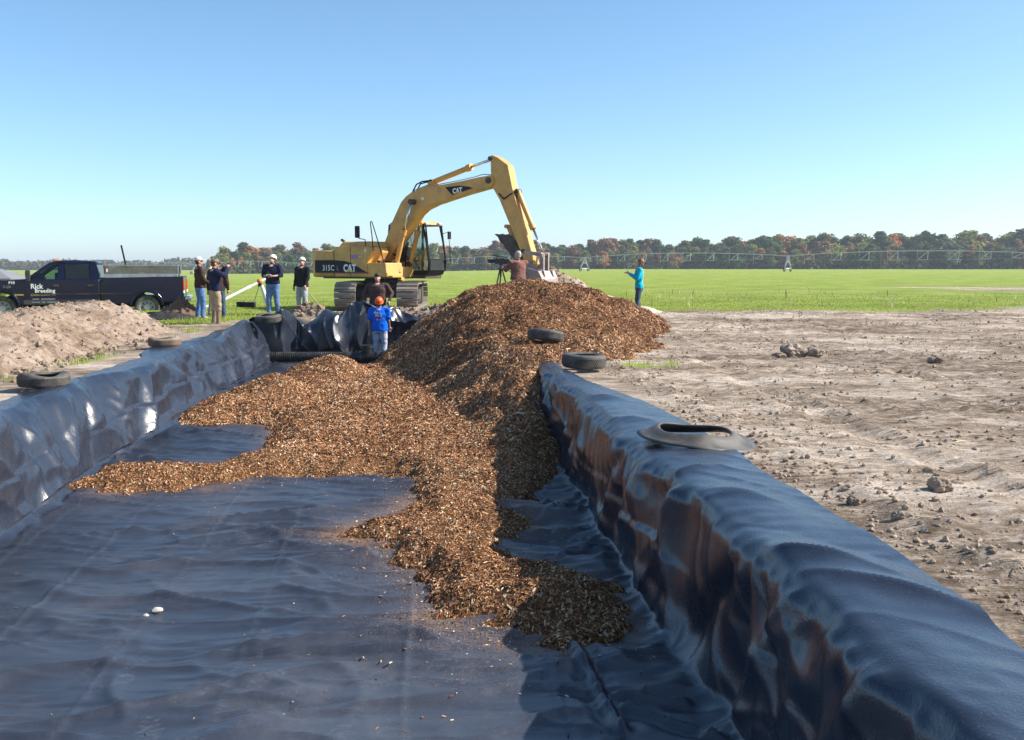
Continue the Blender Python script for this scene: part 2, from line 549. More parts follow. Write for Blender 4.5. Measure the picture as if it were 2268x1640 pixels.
lr = mth(nt, 'ADD', mapr(nt, ln2.outputs[0], 0.3, 0.7, 0.21, 0.29), mth(nt, 'MULTIPLY', dust, 0.6))
lr = mth(nt, 'ADD', mth(nt, 'ADD', lr, mth(nt, 'MULTIPLY', attr(nt, 'sheen'), 0.10)), mth(nt, 'MULTIPLY', fmask, 0.4))
nt.links.new(lr, b.inputs['Roughness'])
b.inputs['Specular IOR Level'].default_value = 0.72
def crease(scale, rot, sc):
    mp = nt.nodes.new('ShaderNodeMapping'); mp.inputs['Rotation'].default_value = rot; mp.inputs['Scale'].default_value = sc
    nt.links.new(pos, mp.inputs['Vector'])
    n_ = nt.nodes.new('ShaderNodeTexNoise'); n_.noise_type = 'RIDGED_MULTIFRACTAL'
    n_.inputs['Scale'].default_value = scale; n_.inputs['Detail'].default_value = 2.5; n_.inputs['Roughness'].default_value = .45
    n_.inputs['Distortion'].default_value = .25
    nt.links.new(mp.outputs[0], n_.inputs['Vector'])
    return n_.outputs[0]
c_a = crease(1.5, (0, 0, .12), (.45, 2.2, .22)); c_b = crease(1.2, (0.12, 0, -.5), (.4, 1.8, .3)); c_c = crease(1.3, (-.1, 0, .7), (.4, 1.8, .3))
c_d = crease(3.2, (0, 0, .06), (.30, 2.2, .2))
ch = mth(nt, 'ADD', mth(nt, 'ADD', c_a, mth(nt, 'MULTIPLY', c_d, .55)), mth(nt, 'MULTIPLY', mth(nt, 'ADD', c_b, c_c), .6))
bump(nt, b, mth(nt, 'ADD', mth(nt, 'MULTIPLY', ch, attr(nt, 'crease')), mth(nt, 'MULTIPLY', ln3.outputs[0], .06)), 0.9, 0.040)

def ridge(n, p=3): return (1 - np.clip(np.abs(n), 0, 1)) ** p

yv = [1.7]
while yv[-1] < 28.3: yv.append(yv[-1] + max(0.024, 0.0033 * yv[-1]))
yv = np.array(yv); ny = len(yv)
dep = (sstep(1.8, 2.7, yv))[:, None]
xl, xr = xl_of(yv)[:, None], xr_of(yv)[:, None]
wv = lambda f, a, s: (a * perlin(yv * f, 0.7, s))[:, None]
g_l = field_z(xl_of(yv) - .6, yv)[:, None]; g_r = field_z(xr_of(yv) + .5, yv)[:, None]
wo_l = 0.80 + wv(0.45, 0.22, 101) + wv(1.6, 0.07, 102) + 0.12 * np.exp(-((yv - 19) / 1.2) ** 2)[:, None]
wo_r = np.interp(yv, [2, 4, 6.4, 9.3, 11.5, 13.2, 14.4, 16], [.85, .82, .86, .95, .76, .52, .40, .35])[:, None] + wv(0.9, 0.07, 103)
o1 = np.ones((ny, 1))
rim_w = (0.20 * perlin(yv * .42, 0.3, 105) + 0.10 * perlin(yv * 1.1, 0.3, 106))[:, None]
rim_h = (0.07 * np.clip(perlin(yv * .5, 0.6, 107) + .2, 0, 1) + 0.16 * np.exp(-((yv - 25.2) / .7) ** 2))[:, None]
ft_r = (0.11 * perlin(yv * .9, 0.2, 191) + 0.06 * perlin(yv * 2.6, 0.2, 192))[:, None]; ft_l = (0.12 * perlin(yv * .8, 0.2, 193) + 0.06 * perlin(yv * 2.4, 0.2, 194))[:, None]
fz_r = (0.05 * np.abs(perlin(yv * 1.7, 0.2, 195)))[:, None]
ctrl = [  # (x, z) of each control column
    (xl - wo_l, g_l + .012), (xl - .52 + .6 * rim_w, g_l + .03 + .6 * rim_h), (xl - .36 + rim_w, g_l + .035 + rim_h), (xl - .27 + rim_w, -.06 * o1 + .5 * rim_h), (xl - .17 + .6 * rim_w, -.35 * o1),
    (xl - .06, -.78 * o1), (xl + .00 + .5 * ft_l, -.955 * o1), (xl + .16 + ft_l, -1.0 * o1),
    (xr - .20 + ft_r, -1.0 * o1), (xr - .04 + .7 * ft_r, -.96 + fz_r), (xr + .03 + .3 * ft_r, -.75 * o1), (xr + .06, -.35 * o1),
    (xr + .09, -.05 * o1), (xr + .16, g_r + .035), (xr + .32, g_r + .05), (xr + wo_r, g_r + .012)]
counts = [14, 7, 7, 14, 20, 9, 8, 235, 8, 9, 16, 14, 7, 8, 18]
cols = []; seg_id = []
for i, c in enumerate(counts):
    for k in range(c):
        t = k / c
        cols.append(((1 - t) * ctrl[i][0] + t * ctrl[i + 1][0], (1 - t) * ctrl[i][1] + t * ctrl[i + 1][1])); seg_id.append(i + t)
cols.append(ctrl[-1]); seg_id.append(15.0)
LXg = np.concatenate([c[0] for c in cols], 1); LZg = np.concatenate([c[1] for c in cols], 1)
seg_id = np.array(seg_id)[None, :]
def smooth_cols(A, n=3):
    for _ in range(n):
        B = A.copy(); B[:, 1:-1] = 0.25 * A[:, :-2] + 0.5 * A[:, 1:-1] + 0.25 * A[:, 2:]; A = B
    return A
LXg, LZg = smooth_cols(LXg, 4), smooth_cols(LZg, 4)
LZg = np.where(LZg < 0.02, LZg * dep, LZg)
LYg = np.repeat(yv[:, None], LXg.shape[1], 1)
# arc length across
S = np.concatenate([np.zeros((ny, 1)), np.cumsum(np.hypot(np.diff(LXg, axis=1), np.diff(LZg, axis=1)), 1)], 1)
# masks
on_floor = sstep(6.6, 7.15, seg_id) * sstep(9.2, 7.95, seg_id) * np.ones((ny, 1))
wallL = sstep(2.3, 4.2, seg_id) * sstep(7.05, 5.8, seg_id) * np.ones((ny, 1))
wallR = sstep(13.2, 11.6, seg_id) * sstep(8.2, 9.8, seg_id) * np.ones((ny, 1))
topL = sstep(3.4, 2.2, seg_id) * np.ones((ny, 1)); topR = sstep(12.2, 13.3, seg_id) * np.ones((ny, 1))
tL = np.clip(-LZg, 0, 1)                     # 0 at the rim .. 1 at the floor
disp = np.zeros_like(LXg)
fx = LXg - 0.5 * (xl + xr); yy = LYg
warp = 0.35 * perlin(fx * .5, yy * .5, 111)
# floor: long transverse waves, finer ripples, crisp creases
w1 = perlin(fx * .42 + 3, yy * 1.75 + warp * 2.0 + .25 * fx, 112)
w2 = perlin(fx * .75 + 9, yy * 3.6 + warp * 3 + .2 * fx, 113)
w3 = perlin(fx * 2.2, yy * 7.0 + warp * 4, 114)
amp = 0.55 + 0.6 * np.clip(perlin(fx * .3, yy * .3, 115) + .4, 0, 1)
fl = 0.028 * w1 + 0.017 * w2 + 0.004 * w3
def wrinkle(n, w): return 1.0 / (1.0 + (n / w) ** 2)          # narrow isolated ridge where the noise crosses zero
fl += 0.050 * wrinkle(perlin(fx * .30 + 4, yy * 1.35 + warp * 1.6 - .22 * fx, 116), .065) * np.clip(perlin(fx * .5, yy * .9, 153) + .6, 0, 1)
fl += 0.042 * wrinkle(perlin(fx * .45, yy * 2.3 + warp * 2 + .15 * fx, 117), .075) * np.clip(perlin(fx * .6, yy * 1.1, 154) + .55, 0, 1)
fl += 0.026 * wrinkle(perlin(fx * .8, yy * 5.2 + warp * 3 - .2 * fx, 118), .10) * np.clip(perlin(fx * .8, yy * 1.5, 155) + .45, 0, 1)
fl += 0.032 * wrinkle(perlin(fx * .5 + yy * .45, yy * 1.1 - fx * .55, 151), .06) * np.clip(perlin(fx * .6, yy * .7, 156) + .35, 0, 1)
fl += 0.032 * wrinkle(perlin(fx * .5 - yy * .45, yy * 1.1 + fx * .55, 152), .06) * np.clip(perlin(fx * .6, yy * .7, 157) + .35, 0, 1)
fl *= 1.35 * amp
# packing-fold seams that run the length of the pit
for k, (x0, sl) in enumerate(((-3.62, -.105), (-1.95, -.105), (-1.12, -.11), (-0.15, -.085), (0.98, -.12), (-2.9, -.10))):
    d = LXg - (x0 + sl * yy + 0.03 * perlin(yy * .6, 0.3 + k, 120))
    st = (0.35 + 0.65 * np.clip(perlin(yy * .35, 1.7 + k, 121) + .5, 0, 1))
    fl += st * (0.010 * np.exp(-(d / .014) ** 2) - 0.003 * np.exp(-((d - .05) / .04) ** 2))
    seam_line = np.maximum(seam_line, st * np.exp(-(d / .011) ** 2)) if k else st * np.exp(-(d / .011) ** 2)
    fl += st * 0.014 * np.exp(-(d / .10) ** 2) * perlin(yy * 6.0 + k * 9, d * 2.0, 122)
# bigger loose folds along the right foot of the pit
dR = np.clip(xr - LXg, 0, 9)
for k, (xa, ya, xb, yb, h, w) in enumerate(((.28, 7.3, .62, 5.3, .05, .035), (.62, 5.7, 1.3, 5.0, .035, .03), (.3, 5.9, 1.05, 5.7, .03, .025), (.1, 9.2, .85, 9.6, .035, .03), (.2, 8.3, .8, 8.9, .03, .03), (.55, 10.2, .1, 11.4, .03, .03), (-.2, 6.9, .4, 6.6, .02, .03))):
    ux, uy = xb - xa, yb - ya; L2 = ux * ux + uy * uy
    tt = np.clip(((LXg - xa) * ux + (yy - ya) * uy) / L2, 0, 1)
    dd = np.hypot(LXg - (xa + tt * ux), yy - (ya + tt * uy)) + .015 * perlin(yy * 4, LXg * 4, 130 + k)
    fl += h * np.exp(-(dd / w) ** 2) - .4 * h * np.exp(-((dd - 2 * w) / (1.4 * w)) ** 2)
# puckers radiating from the feet of both walls
dLf = np.clip(LXg - xl, 0, 9)
pl = perlin(yy * 4.5 + .8 * dLf, dLf * .8, 131)
fl += (0.030 * pl + 0.03 * ridge(perlin(yy * 2.4 - .7 * dLf, dLf * .5, 132), 5)) * np.exp(-dLf / .5)
fl += (0.022 * perlin(yy * 4.0 - .6 * dR, dR * .9, 133) + 0.05 * ridge(perlin(yy * 1.5 + 1.1 * dR, dR * .6, 134), 6) + 0.03 * ridge(perlin(yy * 3.1 - .9 * dR, dR * .6, 135), 6)) * np.exp(-dR / .45)
disp += fl * on_floor
# walls: hanging folds fanning from the tyres that hold the edge down
def wall_folds(t, y, pins, seed, big, sag=.055):
    wp = .5 * perlin(y * .5, t * .8, seed + 9)
    d = big * (0.115 * (.35 - np.abs(perlin(y * .62 + .30 * t + wp * .3, t * .4 + .3, seed))) + 0.055 * ridge(perlin(y * 1.0 - .5 * t + wp, t * .35, seed + 1), 2.2) - .02)
    d = d + 0.022 * ridge(perlin(y * .9 + t * .9, t * .5 - y * .25, seed + 2), 9) + 0.022 * ridge(perlin(y * .9 - t * .9, t * .5 + y * .25, seed + 3), 9)
    d = d + 0.016 * ridge(perlin(y * 2.6 + .9 * t, t * .7, seed + 7), 6)
    for yp in pins:
        ph = np.arctan2(y - yp, t * 1.1 + .12)
        d = d + 0.075 * np.exp(-((y - yp) / 1.2) ** 2) * (np.abs(np.sin(ph * 4.5 + seed)) - .5) * sstep(0, .3, t)
    # sagging scallops between the pins
    d = d + sag * ridge(perlin(y * .5, t * 1.4 + .3 * np.sin(y * 1.1), seed + 4), 4) * sstep(.1, .5, t)
    # horizontal packing fold
    tf = .50 + .12 * perlin(y * .5, 9.1, seed + 5)
    d = d + 0.022 * np.tanh((t - tf) / .010) * np.clip(perlin(y * .4, 3.3, seed + 6) + .6, 0, 1)
    return d
disp += wall_folds(tL, yy, (12.9, 19.2, 25.8), 140, 2.2, .03) * wallL
disp += wall_folds(tL, yy, (8.7, 14.5, 5.4), 160, 1.55, .02) * wallR
# edges on top: soft rolls and small tension wrinkles
tp = 0.03 * np.abs(perlin(LXg * .9, yy * .8, 171)) + 0.010 * ridge(perlin(LXg * 1.1, yy * 1.8 + LXg * 1.4, 172), 7) * np.clip(perlin(yy * .6, LXg * .5, 174) + .4, 0, 1) + 0.045 * np.clip(perlin(yy * .5, LXg * .5, 173), 0, 1) + .004 * perlin(LXg * 5, yy * 7, 175)
disp += tp * (topL + topR)
for (yc_, xc_, h_, wy_, wx_, sk_) in ((6.6, .45, .05, .30, .22, .5), (5.15, .30, .07, .16, .35, .9), (4.6, .55, .05, .12, .4, .8), (7.4, .25, .05, .10, .3, -.6), (9.9, .35, .05, .25, .3, .7), (11.6, .3, .05, .3, .25, .4)):
    q_ = (yy - yc_) + sk_ * (LXg - xr - xc_)
    disp += topR * h_ * np.exp(-np.abs(q_) / wy_) * np.exp(-((LXg - xr - xc_) / wx_) ** 2)
P = np.stack([LXg, LYg, LZg], -1)
du = np.gradient(P, axis=1); dv = np.gradient(P, axis=0)
nrm = np.cross(du, dv); nrm /= np.linalg.norm(nrm, axis=-1, keepdims=True) + 1e-9
P = P + nrm * disp[..., None]
# keep the resting edge on the soil
dust = on_floor * (0.35 + 0.5 * np.clip(perlin(LXg * .5, yy * .4, 181) + .3, 0, 1)) * sstep(20, 8, yy) + 0.22 * wallL + 0.10
dust = np.clip(dust + 0.5 * on_floor * np.exp(-((LXg + .6) / .7) ** 2) * sstep(10, 6, yy), 0, 1.4)
scuff = np.zeros_like(dust); rf_ = random.Random(4)
for k in range(34):
    yc_ = rf_.uniform(5.0, 10.5); xc_ = rf_.uniform(-.46 * yc_, -.1) if k > 8 else rf_.uniform(-2.6, -1.2); a_ = rf_.uniform(-.6, .6)
    dx_ = (LXg - xc_) * math.cos(a_) + (yy - yc_) * math.sin(a_); dy_ = -(LXg - xc_) * math.sin(a_) + (yy - yc_) * math.cos(a_)
    q_ = (dx_ / .055) ** 2 + (dy_ / .15) ** 2
    scuff = np.maximum(scuff, rf_.uniform(.4, 1.0) * (q_ < 1) * (0.35 + .65 * sstep(.3, .9, q_)) * (.5 + .5 * np.sign(np.sin(dy_ * 120 + dx_ * 20))))
scuff = np.maximum(scuff, .55 * seam_line) * on_floor
me = np_mesh('pit_liner', P.reshape(-1, 3), grid_faces(ny, P.shape[1]), True, {'dust': dust, 'scuff': scuff, 'fines': np.zeros_like(dust), 'sheen': np.clip(.5 * on_floor + .0 * wallL, 0, 1.2), 'crease': np.clip(on_floor + .22 * wallL + .18 * wallR + .06, 0, 1)})
liner = link_mesh('pit_liner', me, m_liner)
LINER_XY = (LXg, yy, on_floor)
tag(liner, 'wrinkled black plastic sheet lining the long pit', 'plastic liner')

# the far end: slack sheet heaped against the end wall
bx = np.linspace(-7.15, 0.2, 300); bt = np.linspace(0, 1, 130)
BX, BT = np.meshgrid(bx, bt)
topz = np.interp(bx, [-7.2, -6.6, -6.3, -5.8, -5.5, -5.2, -4.8, -4.5, -4.2, -3.6, -3.0, -2.6, 0.2], [.14, .20, .34, .06, .22, .34, .22, .52, .62, .50, .34, .18, .05])
topz = topz + 0.05 * perlin(bx * 3.1, 0.4, 201)
up_ = sstep(0, .72, BT); over = sstep(.66, 1.0, BT)
Zb = -1.0 + (topz[None, :] + 1.0) * up_ - 0.40 * over * (0.55 + .5 * perlin(BX * 1.1, BX * 0 + .2, 202))
Yb = 27.95 - 1.5 * sstep(-5.7, -6.9, BX) + 0.25 * BT + 0.9 * over
bul = 0.55 * np.exp(-(((BX + 5.0) / .9) ** 2)) * np.sin(np.pi * np.clip(BT / .72, 0, 1)) + 0.10 * perlin(BX * .9, BT * 1.5, 203)
cr = 0.24 * ridge(perlin(BX * .62 + BT * 1.5, BT * 1.3 - BX * .45, 204), 3) + 0.20 * ridge(perlin(BX * .8 - BT * 1.2, BT * 1.2 + BX * .4, 205), 4) + 0.07 * ridge(perlin(BX * 1.7 + BT, BT * 2.0 + .5 * BX, 206), 5) + 0.025 * ridge(perlin(BX * 3.6 - BT * 2, BT * 3.4 - .8 * BX, 211), 5)
cr = cr + 0.16 * sstep(-5.7, -6.3, BX) * np.sin(BX * 15 + 2.0 * perlin(BX * 2, BT * 1.5, 208))
env = np.sin(np.pi * np.clip(BT, .04, .9)) ** .5
Yb = Yb - (bul + cr * env)
Yb = np.maximum(Yb, 27.0 + .5 * np.exp(-((BX + 3.45) / .65) ** 4) * (BT < .75) )
Zb = Zb + 0.12 * perlin(BX * 1.6, BT * 2.2, 209) * env + 0.08 * ridge(perlin(BX * 1.3 + 2, BT * 2, 210), 3) * sstep(.3, .7, BT)
me = np_mesh('bunched_end', np.stack([BX, Yb, Zb], -1).reshape(-1, 3), grid_faces(len(bt), len(bx)), True, {'dust': np.full(BX.shape, .12), 'scuff': np.zeros(BX.shape), 'fines': np.zeros(BX.shape), 'sheen': np.full(BX.shape, .5), 'crease': np.full(BX.shape, .7)})
m_l2 = m_liner
o = link_mesh('bunched_end', me, m_l2, liner)
o['label'] = 'slack black sheet heaped in folds against the end wall'

# ================================================================== WOOD CHIPS
POLY = np.array([(-5.75, 17.8), (-5.26, 16.4), (-3.93, 16.0), (-3.5, 13.6), (-3.9, 12.6), (-5.15, 12.5), (-5.25, 11.3), (-4.7, 11.0), (-3.63, 11.35), (-2.72, 11.95), (-1.71, 12.2), (-1.12, 11.5), (-1.15, 10.1), (-1.75, 9.4), (-1.1, 8.8), (-0.72, 7.9), (-0.62, 7.15), (-0.1, 6.75), (0.36, 6.45), (0.92, 6.75), (0.98, 7.75), (0.15, 8.45), (-0.02, 9.0), (0.22, 9.6), (0.12, 10.7), (0.40, 11.8), (0.30, 13.0), (0.7, 14.0), (0.3, 22), (-1, 27), (-2.5, 26.6), (-3.2, 24.6), (-4.2, 24.3), (-5.3, 24.2), (-5.5, 23.3), (-5.0, 21.5), (-5.5, 20.2)])
def poly_sd(px, py, poly):
    """signed distance, negative inside"""
    d = np.full(px.shape, 1e9); inside_ = np.zeros(px.shape, dtype=bool)
    n = len(poly)
    for i in range(n):
        ax, ay = poly[i]; bx_, by_ = poly[(i + 1) % n]
        ex, ey = bx_ - ax, by_ - ay
        t = np.clip(((px - ax) * ex + (py - ay) * ey) / (ex * ex + ey * ey), 0, 1)
        d = np.minimum(d, np.hypot(px - ax - t * ex, py - ay - t * ey))
        c = ((ay > py) != (by_ > py)) & (px < (bx_ - ax) * (py - ay) / (by_ - ay + 1e-12) + ax)
        inside_ ^= c
    return np.where(inside_, -d, d)

def chip_z(x, y):
    """absolute height of the chip surface; well below the floor where there are none"""
    jit = 0.16 * perlin(x * 1.7, y * 1.7, 301) + 0.07 * perlin(x * 5, y * 5, 302)
    sd = poly_sd(x, y, POLY) + jit
    th = np.interp(y, [6, 8, 10, 12, 15, 18, 24], [.10, .14, .14, .17, .22, .24, .2])
    z = -1.0 + np.clip(-sd * 0.42, -0.2, 1) * 1.0
    z = np.minimum(z, -1.0 + th + 0.05 * perlin(x * 1.1, y * 1.1, 303) + 0.03 * perlin(x * 3.3, y * 3.3, 304))
    def mound(cx, cy, rx, ry, h, p=1.25, base=-1.0, rot=0.0):
        ca, sa = math.cos(rot), math.sin(rot)
        dx = ((x - cx) * ca + (y - cy) * sa) / rx; dy = (-(x - cx) * sa + (y - cy) * ca) / ry
        r = np.sqrt(dx * dx + dy * dy + 0.02) + 0.10 * perlin(x * 1.5, y * 1.5, 305)
        return base + h * (1 - np.clip(r, 0, 1.25) ** p)
    z = np.maximum(z, mound(-4.55, 18.7, 1.25, 1.5, .62, 1.1))
    z = np.maximum(z, mound(-5.0, 17.2, 0.85, 1.2, .42, 1.1))
    z = np.maximum(z, mound(-4.15, 22.3, 1.3, 1.4, .68, 1.15))
    z = np.maximum(z, mound(-3.9, 11.9, .5, .3, .16))
    z = np.maximum(z, mound(0.25, 7.3, .75, .5, .26, 1.3))
    z = np.maximum(z, mound(-2.3, 17.5, 1.8, 2.6, .42, 1.6))
    # the great heap along and over the right rim
    yk = [10.8, 12.0, 13.2, 14.3, 15.2, 16.1, 17.0, 18.0, 19.2, 21.0, 23.0, 25.0, 26.5, 27.6, 29.0, 30.2]
    zk = [-.98, -.84, -.64, -.44, -.22, -.02, .14, .22, .34, .62, .86, 1.04, 1.10, 1.06, .55, -.1]
    ck = [.10, .12, .20, .22, .25, .45, .70, .85, .85, .60, .45, .40, .45, .55, .6, .6]
    wk = [.10, .12, .22, .30, .45, .75, 1.05, 1.25, 1.30, 1.25, 1.35, 1.55, 1.65, 1.5, 1.2, .8]
    zc = np.interp(y, yk, zk) ; xc = np.interp(y, yk, ck); hw = np.interp(y, yk, wk)
    d = x - xc + 0.25 * perlin(x * .6, y * .6, 306)
    ex = np.abs(d) - hw
    sl = np.where(d < 0, 0.80, 0.50)
    hz = zc - 0.10 * np.clip(np.abs(d) / hw, 0, 1) ** 2 - sl * 0.5 * (ex + np.sqrt(ex * ex + 0.10)) + .08
    hz = hz + 0.11 * perlin(x * .9, y * .9, 307) + 0.085 * perlin(x * 2.2, y * 2.2, 308) - .05 * ridge(perlin(x * 1.4, y * 1.4, 312), 5)
    hz = np.where((y < 10.8) | (y > 30.2), -3, hz)
    k = 0.10
    mx = np.maximum(z, hz)
    z = mx + np.log(np.exp((z - mx) / k) + np.exp((hz - mx) / k)) * k * (np.abs(z - hz) < 1.0)
    z = z + 0.022 * perlin(x * 6, y * 6, 309) + 0.012 * perlin(x * 13, y * 13, 310)
    return z

sdv = poly_sd(LXg, yy, POLY)
fines = np.exp(-np.clip(sdv, 0, 9) / .30) * (.55 + .5 * perlin(LXg * 1.2, yy * 1.2, 330)) + .28 * np.exp(-(((LXg + .35) / .75) ** 2)) * sstep(4.0, 6.6, yy) * sstep(8.5, 7.0, yy) * (.7 + .6 * perlin(LXg * 1.5, yy * 2.5, 331))
fines = fines + .5 * np.exp(-(((LXg + 1.5) / .6) ** 2 + ((yy - 9.6) / .9) ** 2))
liner.data.attributes['fines'].data.foreach_set('value', (fines * on_floor).astype(np.float32).ravel())

def base_z(x, y):
    """what the chips lie on: pit floor, wall or ground"""
    rd = rim_dist(x, y)
    return np.where(rd < 0, -1.0, field_z(x, y))

cxs = np.arange(-6.2, 5.2, 0.06); cys = np.arange(5.6, 30.6, 0.065)
CX, CY = np.meshgrid(cxs, cys)
CZ = chip_z(CX, CY)
bz = base_z(CX, CY)
# chips never leave the pit over its left wall; chips stop at the wall face below the rim
keep = (CZ > bz + 0.012)
lim = ((CX > xl_of(CY) + .02) & (CX < xr_of(CY) + .06)) | ((CZ > 0.0) & (CX > xr_of(CY) - .05) & (CY > 15.3))
keep &= lim | ((CY > 15.3) & (CX > xr_of(CY) - .1) & (CZ > bz + .01))
qf = grid_faces(len(cys), len(cxs))
kf = keep.ravel()[qf].any(1)
qf = qf[kf]
CZm = np.where(keep, CZ, np.minimum(CZ, bz - .03))
used = np.unique(qf); remap = np.full(CX.size, -1); remap[used] = np.arange(len(used))
m_chipbed, nt, b, out = new_mat('wood_chip_bed')
geo = nt.nodes.new('ShaderNodeNewGeometry')
c1 = noise(nt, geo.outputs['Position'], 30, 5, 0.7); c2 = noise(nt, geo.outputs['Position'], 2.0, 3, 0.5)
cc = ramp(nt, c1.outputs[0], [(0.35, (0.035, 0.014, 0.006)), (0.5, (0.15, 0.068, 0.027)), (0.66, (0.40, 0.22, 0.095))]).outputs[0]
nt.links.new(cc, b.inputs['Base Color']); b.inputs['Roughness'].default_value = 0.9; b.inputs['Specular IOR Level'].default_value = .2
bump(nt, b, c1.outputs[0], 1.0, 0.06)
me = np_mesh('wood_chip_pile', np.stack([CX, CY, CZm], -1).reshape(-1, 3)[used], remap[qf], True)
pile = link_mesh('wood_chip_pile', me, m_chipbed)
tag(pile, 'heap of brown wood chips spilling over the pit rim and along its floor', 'wood chips', kind='stuff')

# chips themselves
def chip_mesh(name, px, py, pz, nx_, ny_, size, tone, flat=0.5):
    n = len(px)
    L = size * np.clip(RNG.lognormal(-.15, .38, n), .4, 2.0); W = np.minimum(L * RNG.uniform(.18, .5, n), .013 + .0004 * py); H = W * RNG.uniform(.25, .6, n)
    yaw = RNG.uniform(0, 2 * np.pi, n); pit = RNG.normal(0, flat, n); rol = RNG.normal(0, flat, n)
    loc_ = np.array([(-.5, -.5, 0), (-.5, .5, 0), (-.45, 0, 1), (.5, -.5, 0), (.5, .5, 0), (.45, 0, 1)])
    V = loc_[None] * np.stack([L, W, H], -1)[:, None, :]
    cr_, sr_ = np.cos(rol)[:, None], np.sin(rol)[:, None]
    y1 = V[..., 1] * cr_ - V[..., 2] * sr_; z1 = V[..., 1] * sr_ + V[..., 2] * cr_
    cp, sp = np.cos(pit)[:, None], np.sin(pit)[:, None]
    x2 = V[..., 0] * cp + z1 * sp; z2 = -V[..., 0] * sp + z1 * cp
    cy_, sy_ = np.cos(yaw)[:, None], np.sin(yaw)[:, None]
    x3 = x2 * cy_ - y1 * sy_; y3 = x2 * sy_ + y1 * cy_
    z3 = z2 + x3 * nx_[:, None] + y3 * ny_[:, None]
    V = np.stack([x3 + px[:, None], y3 + py[:, None], z3 + pz[:, None]], -1).reshape(-1, 3)
    o_ = (np.arange(n) * 6)[:, None]
    q = np.concatenate([o_ + np.array([[0, 3, 5, 2]]), o_ + np.array([[1, 2, 5, 4]])])
    return np_mesh(name, V, [q], False, {'tone': np.repeat(tone, 6)})

def sample_chips(n, x0, x1, y0, y1):
    x = RNG.uniform(x0, x1, n); y = RNG.uniform(y0, y1, n)
    z = chip_z(x, y); bzz = base_z(x, y)
    ok = (z > bzz + .008) & ((((x > xl_of(y) + .03) & (x < xr_of(y) + .02))) | ((y > 15.3) & (x > xr_of(y) - .1)))
    x, y, z = x[ok], y[ok], z[ok]
    e = .06
    gxn = (chip_z(x + e, y) - chip_z(x - e, y)) / (2 * e); gyn = (chip_z(x, y + e) - chip_z(x, y - e)) / (2 * e)
    return x, y, z, np.clip(gxn, -1.2, 1.2), np.clip(gyn, -1.2, 1.2)

m_chip, nt, b, out = new_mat('wood_chip')
tn = attr(nt, 'tone')
geo = nt.nodes.new('ShaderNodeNewGeometry')
cc = ramp(nt, tn, [(0.0, (0.045, 0.018, 0.008)), (0.30, (0.185, 0.068, 0.025)), (0.58, (0.41, 0.172, 0.063)), (0.84, (0.64, 0.365, 0.165)), (1.0, (0.85, 0.68, 0.47))]).outputs[0]
g2 = noise(nt, geo.outputs['Position'], 90, 3, .6)
cc = mix(nt, mapr(nt, g2.outputs[0], .35, .65, 0, .35), cc, (0.08, 0.045, 0.022))
nt.links.new(cc, b.inputs['Base Color']); b.inputs['Roughness'].default_value = .75; b.inputs['Specular IOR Level'].default_value = .3
def tones(n, lo=0.0): return np.clip(RNG.beta(1.15, 1.45, n) + lo, 0, 1)
chunks = []
for (n, x0, x1, y0, y1, s, lift) in ((215000, -5.4, 1.1, 6.2, 12.6, .022, .003), (105000, -6.0, 1.2, 12.6, 18.0, .035, .005), (90000, -6.2, 4.6, 16.0, 23.0, .046, .007), (70000, -4.0, 5.0, 22.0, 30.0, .060, .01)):
    x, y, z, gxn, gyn = sample_chips(n, x0, x1, y0, y1)
    tone_shift = np.where((x > -1.3) & (y > 19), -.06, .09) + .10 * perlin(x * .8, y * .8, 320)  # chips darker on the far heap, lighter elsewhere, with random patches
    o = link_mesh('wood_chips', chip_mesh('wood_chips', x, y, z + lift, gxn, gyn, np.full(len(x), s), np.clip(tones(len(x)) + tone_shift, 0, 1), .5), m_chip, pile)
    o['kind'] = 'stuff'
# long shreds and twigs standing proud of the heap
x, y, z, gxn, gyn = sample_chips(6000, -5.6, 4.4, 6.3, 28)
o = link_mesh('wood_shreds', chip_mesh('wood_shreds', x, y, z + .015, gxn, gyn, RNG.uniform(.04, .08, len(x)), tones(len(x), .05), .3), m_chip, pile); o['kind'] = 'stuff'
# strays on the black floor
n = 30000
y = RNG.uniform(4.6, 13.5, n); x = RNG.normal(-.4, 1.0, n) + np.where(RNG.random(n) < .45, RNG.uniform(-3.6, .8, n), 0)
sd = poly_sd(x, y, POLY)
pk = np.exp(-np.clip(sd, 0, 9) / .22) * .9 + .10 * np.exp(-np.clip(sd, 0, 9) / .9) + .008
ok = (RNG.random(n) < pk) & (sd > -.1) & (x > xl_of(y) + .25) & (x < xr_of(y) - .12)
x, y = x[ok], y[ok]
def liner_z(x, y):
    """height of the built liner surface on the pit floor"""
    iy = np.clip(np.searchsorted(yv, y), 1, ny - 1)
    out_ = np.empty(len(x))
    for k in range(len(x)):
        r = P[iy[k]]
        out_[k] = np.interp(x[k], r[40:-40, 0], r[40:-40, 2])
    return out_
z = liner_z(x, y)
o = link_mesh('stray_chips', chip_mesh('stray_chips', x, y, z + .004, np.zeros(len(x)), np.zeros(len(x)), RNG.uniform(.008, .020, len(x)), tones(len(x), .12), .15), m_chip, pile); o['kind'] = 'stuff'

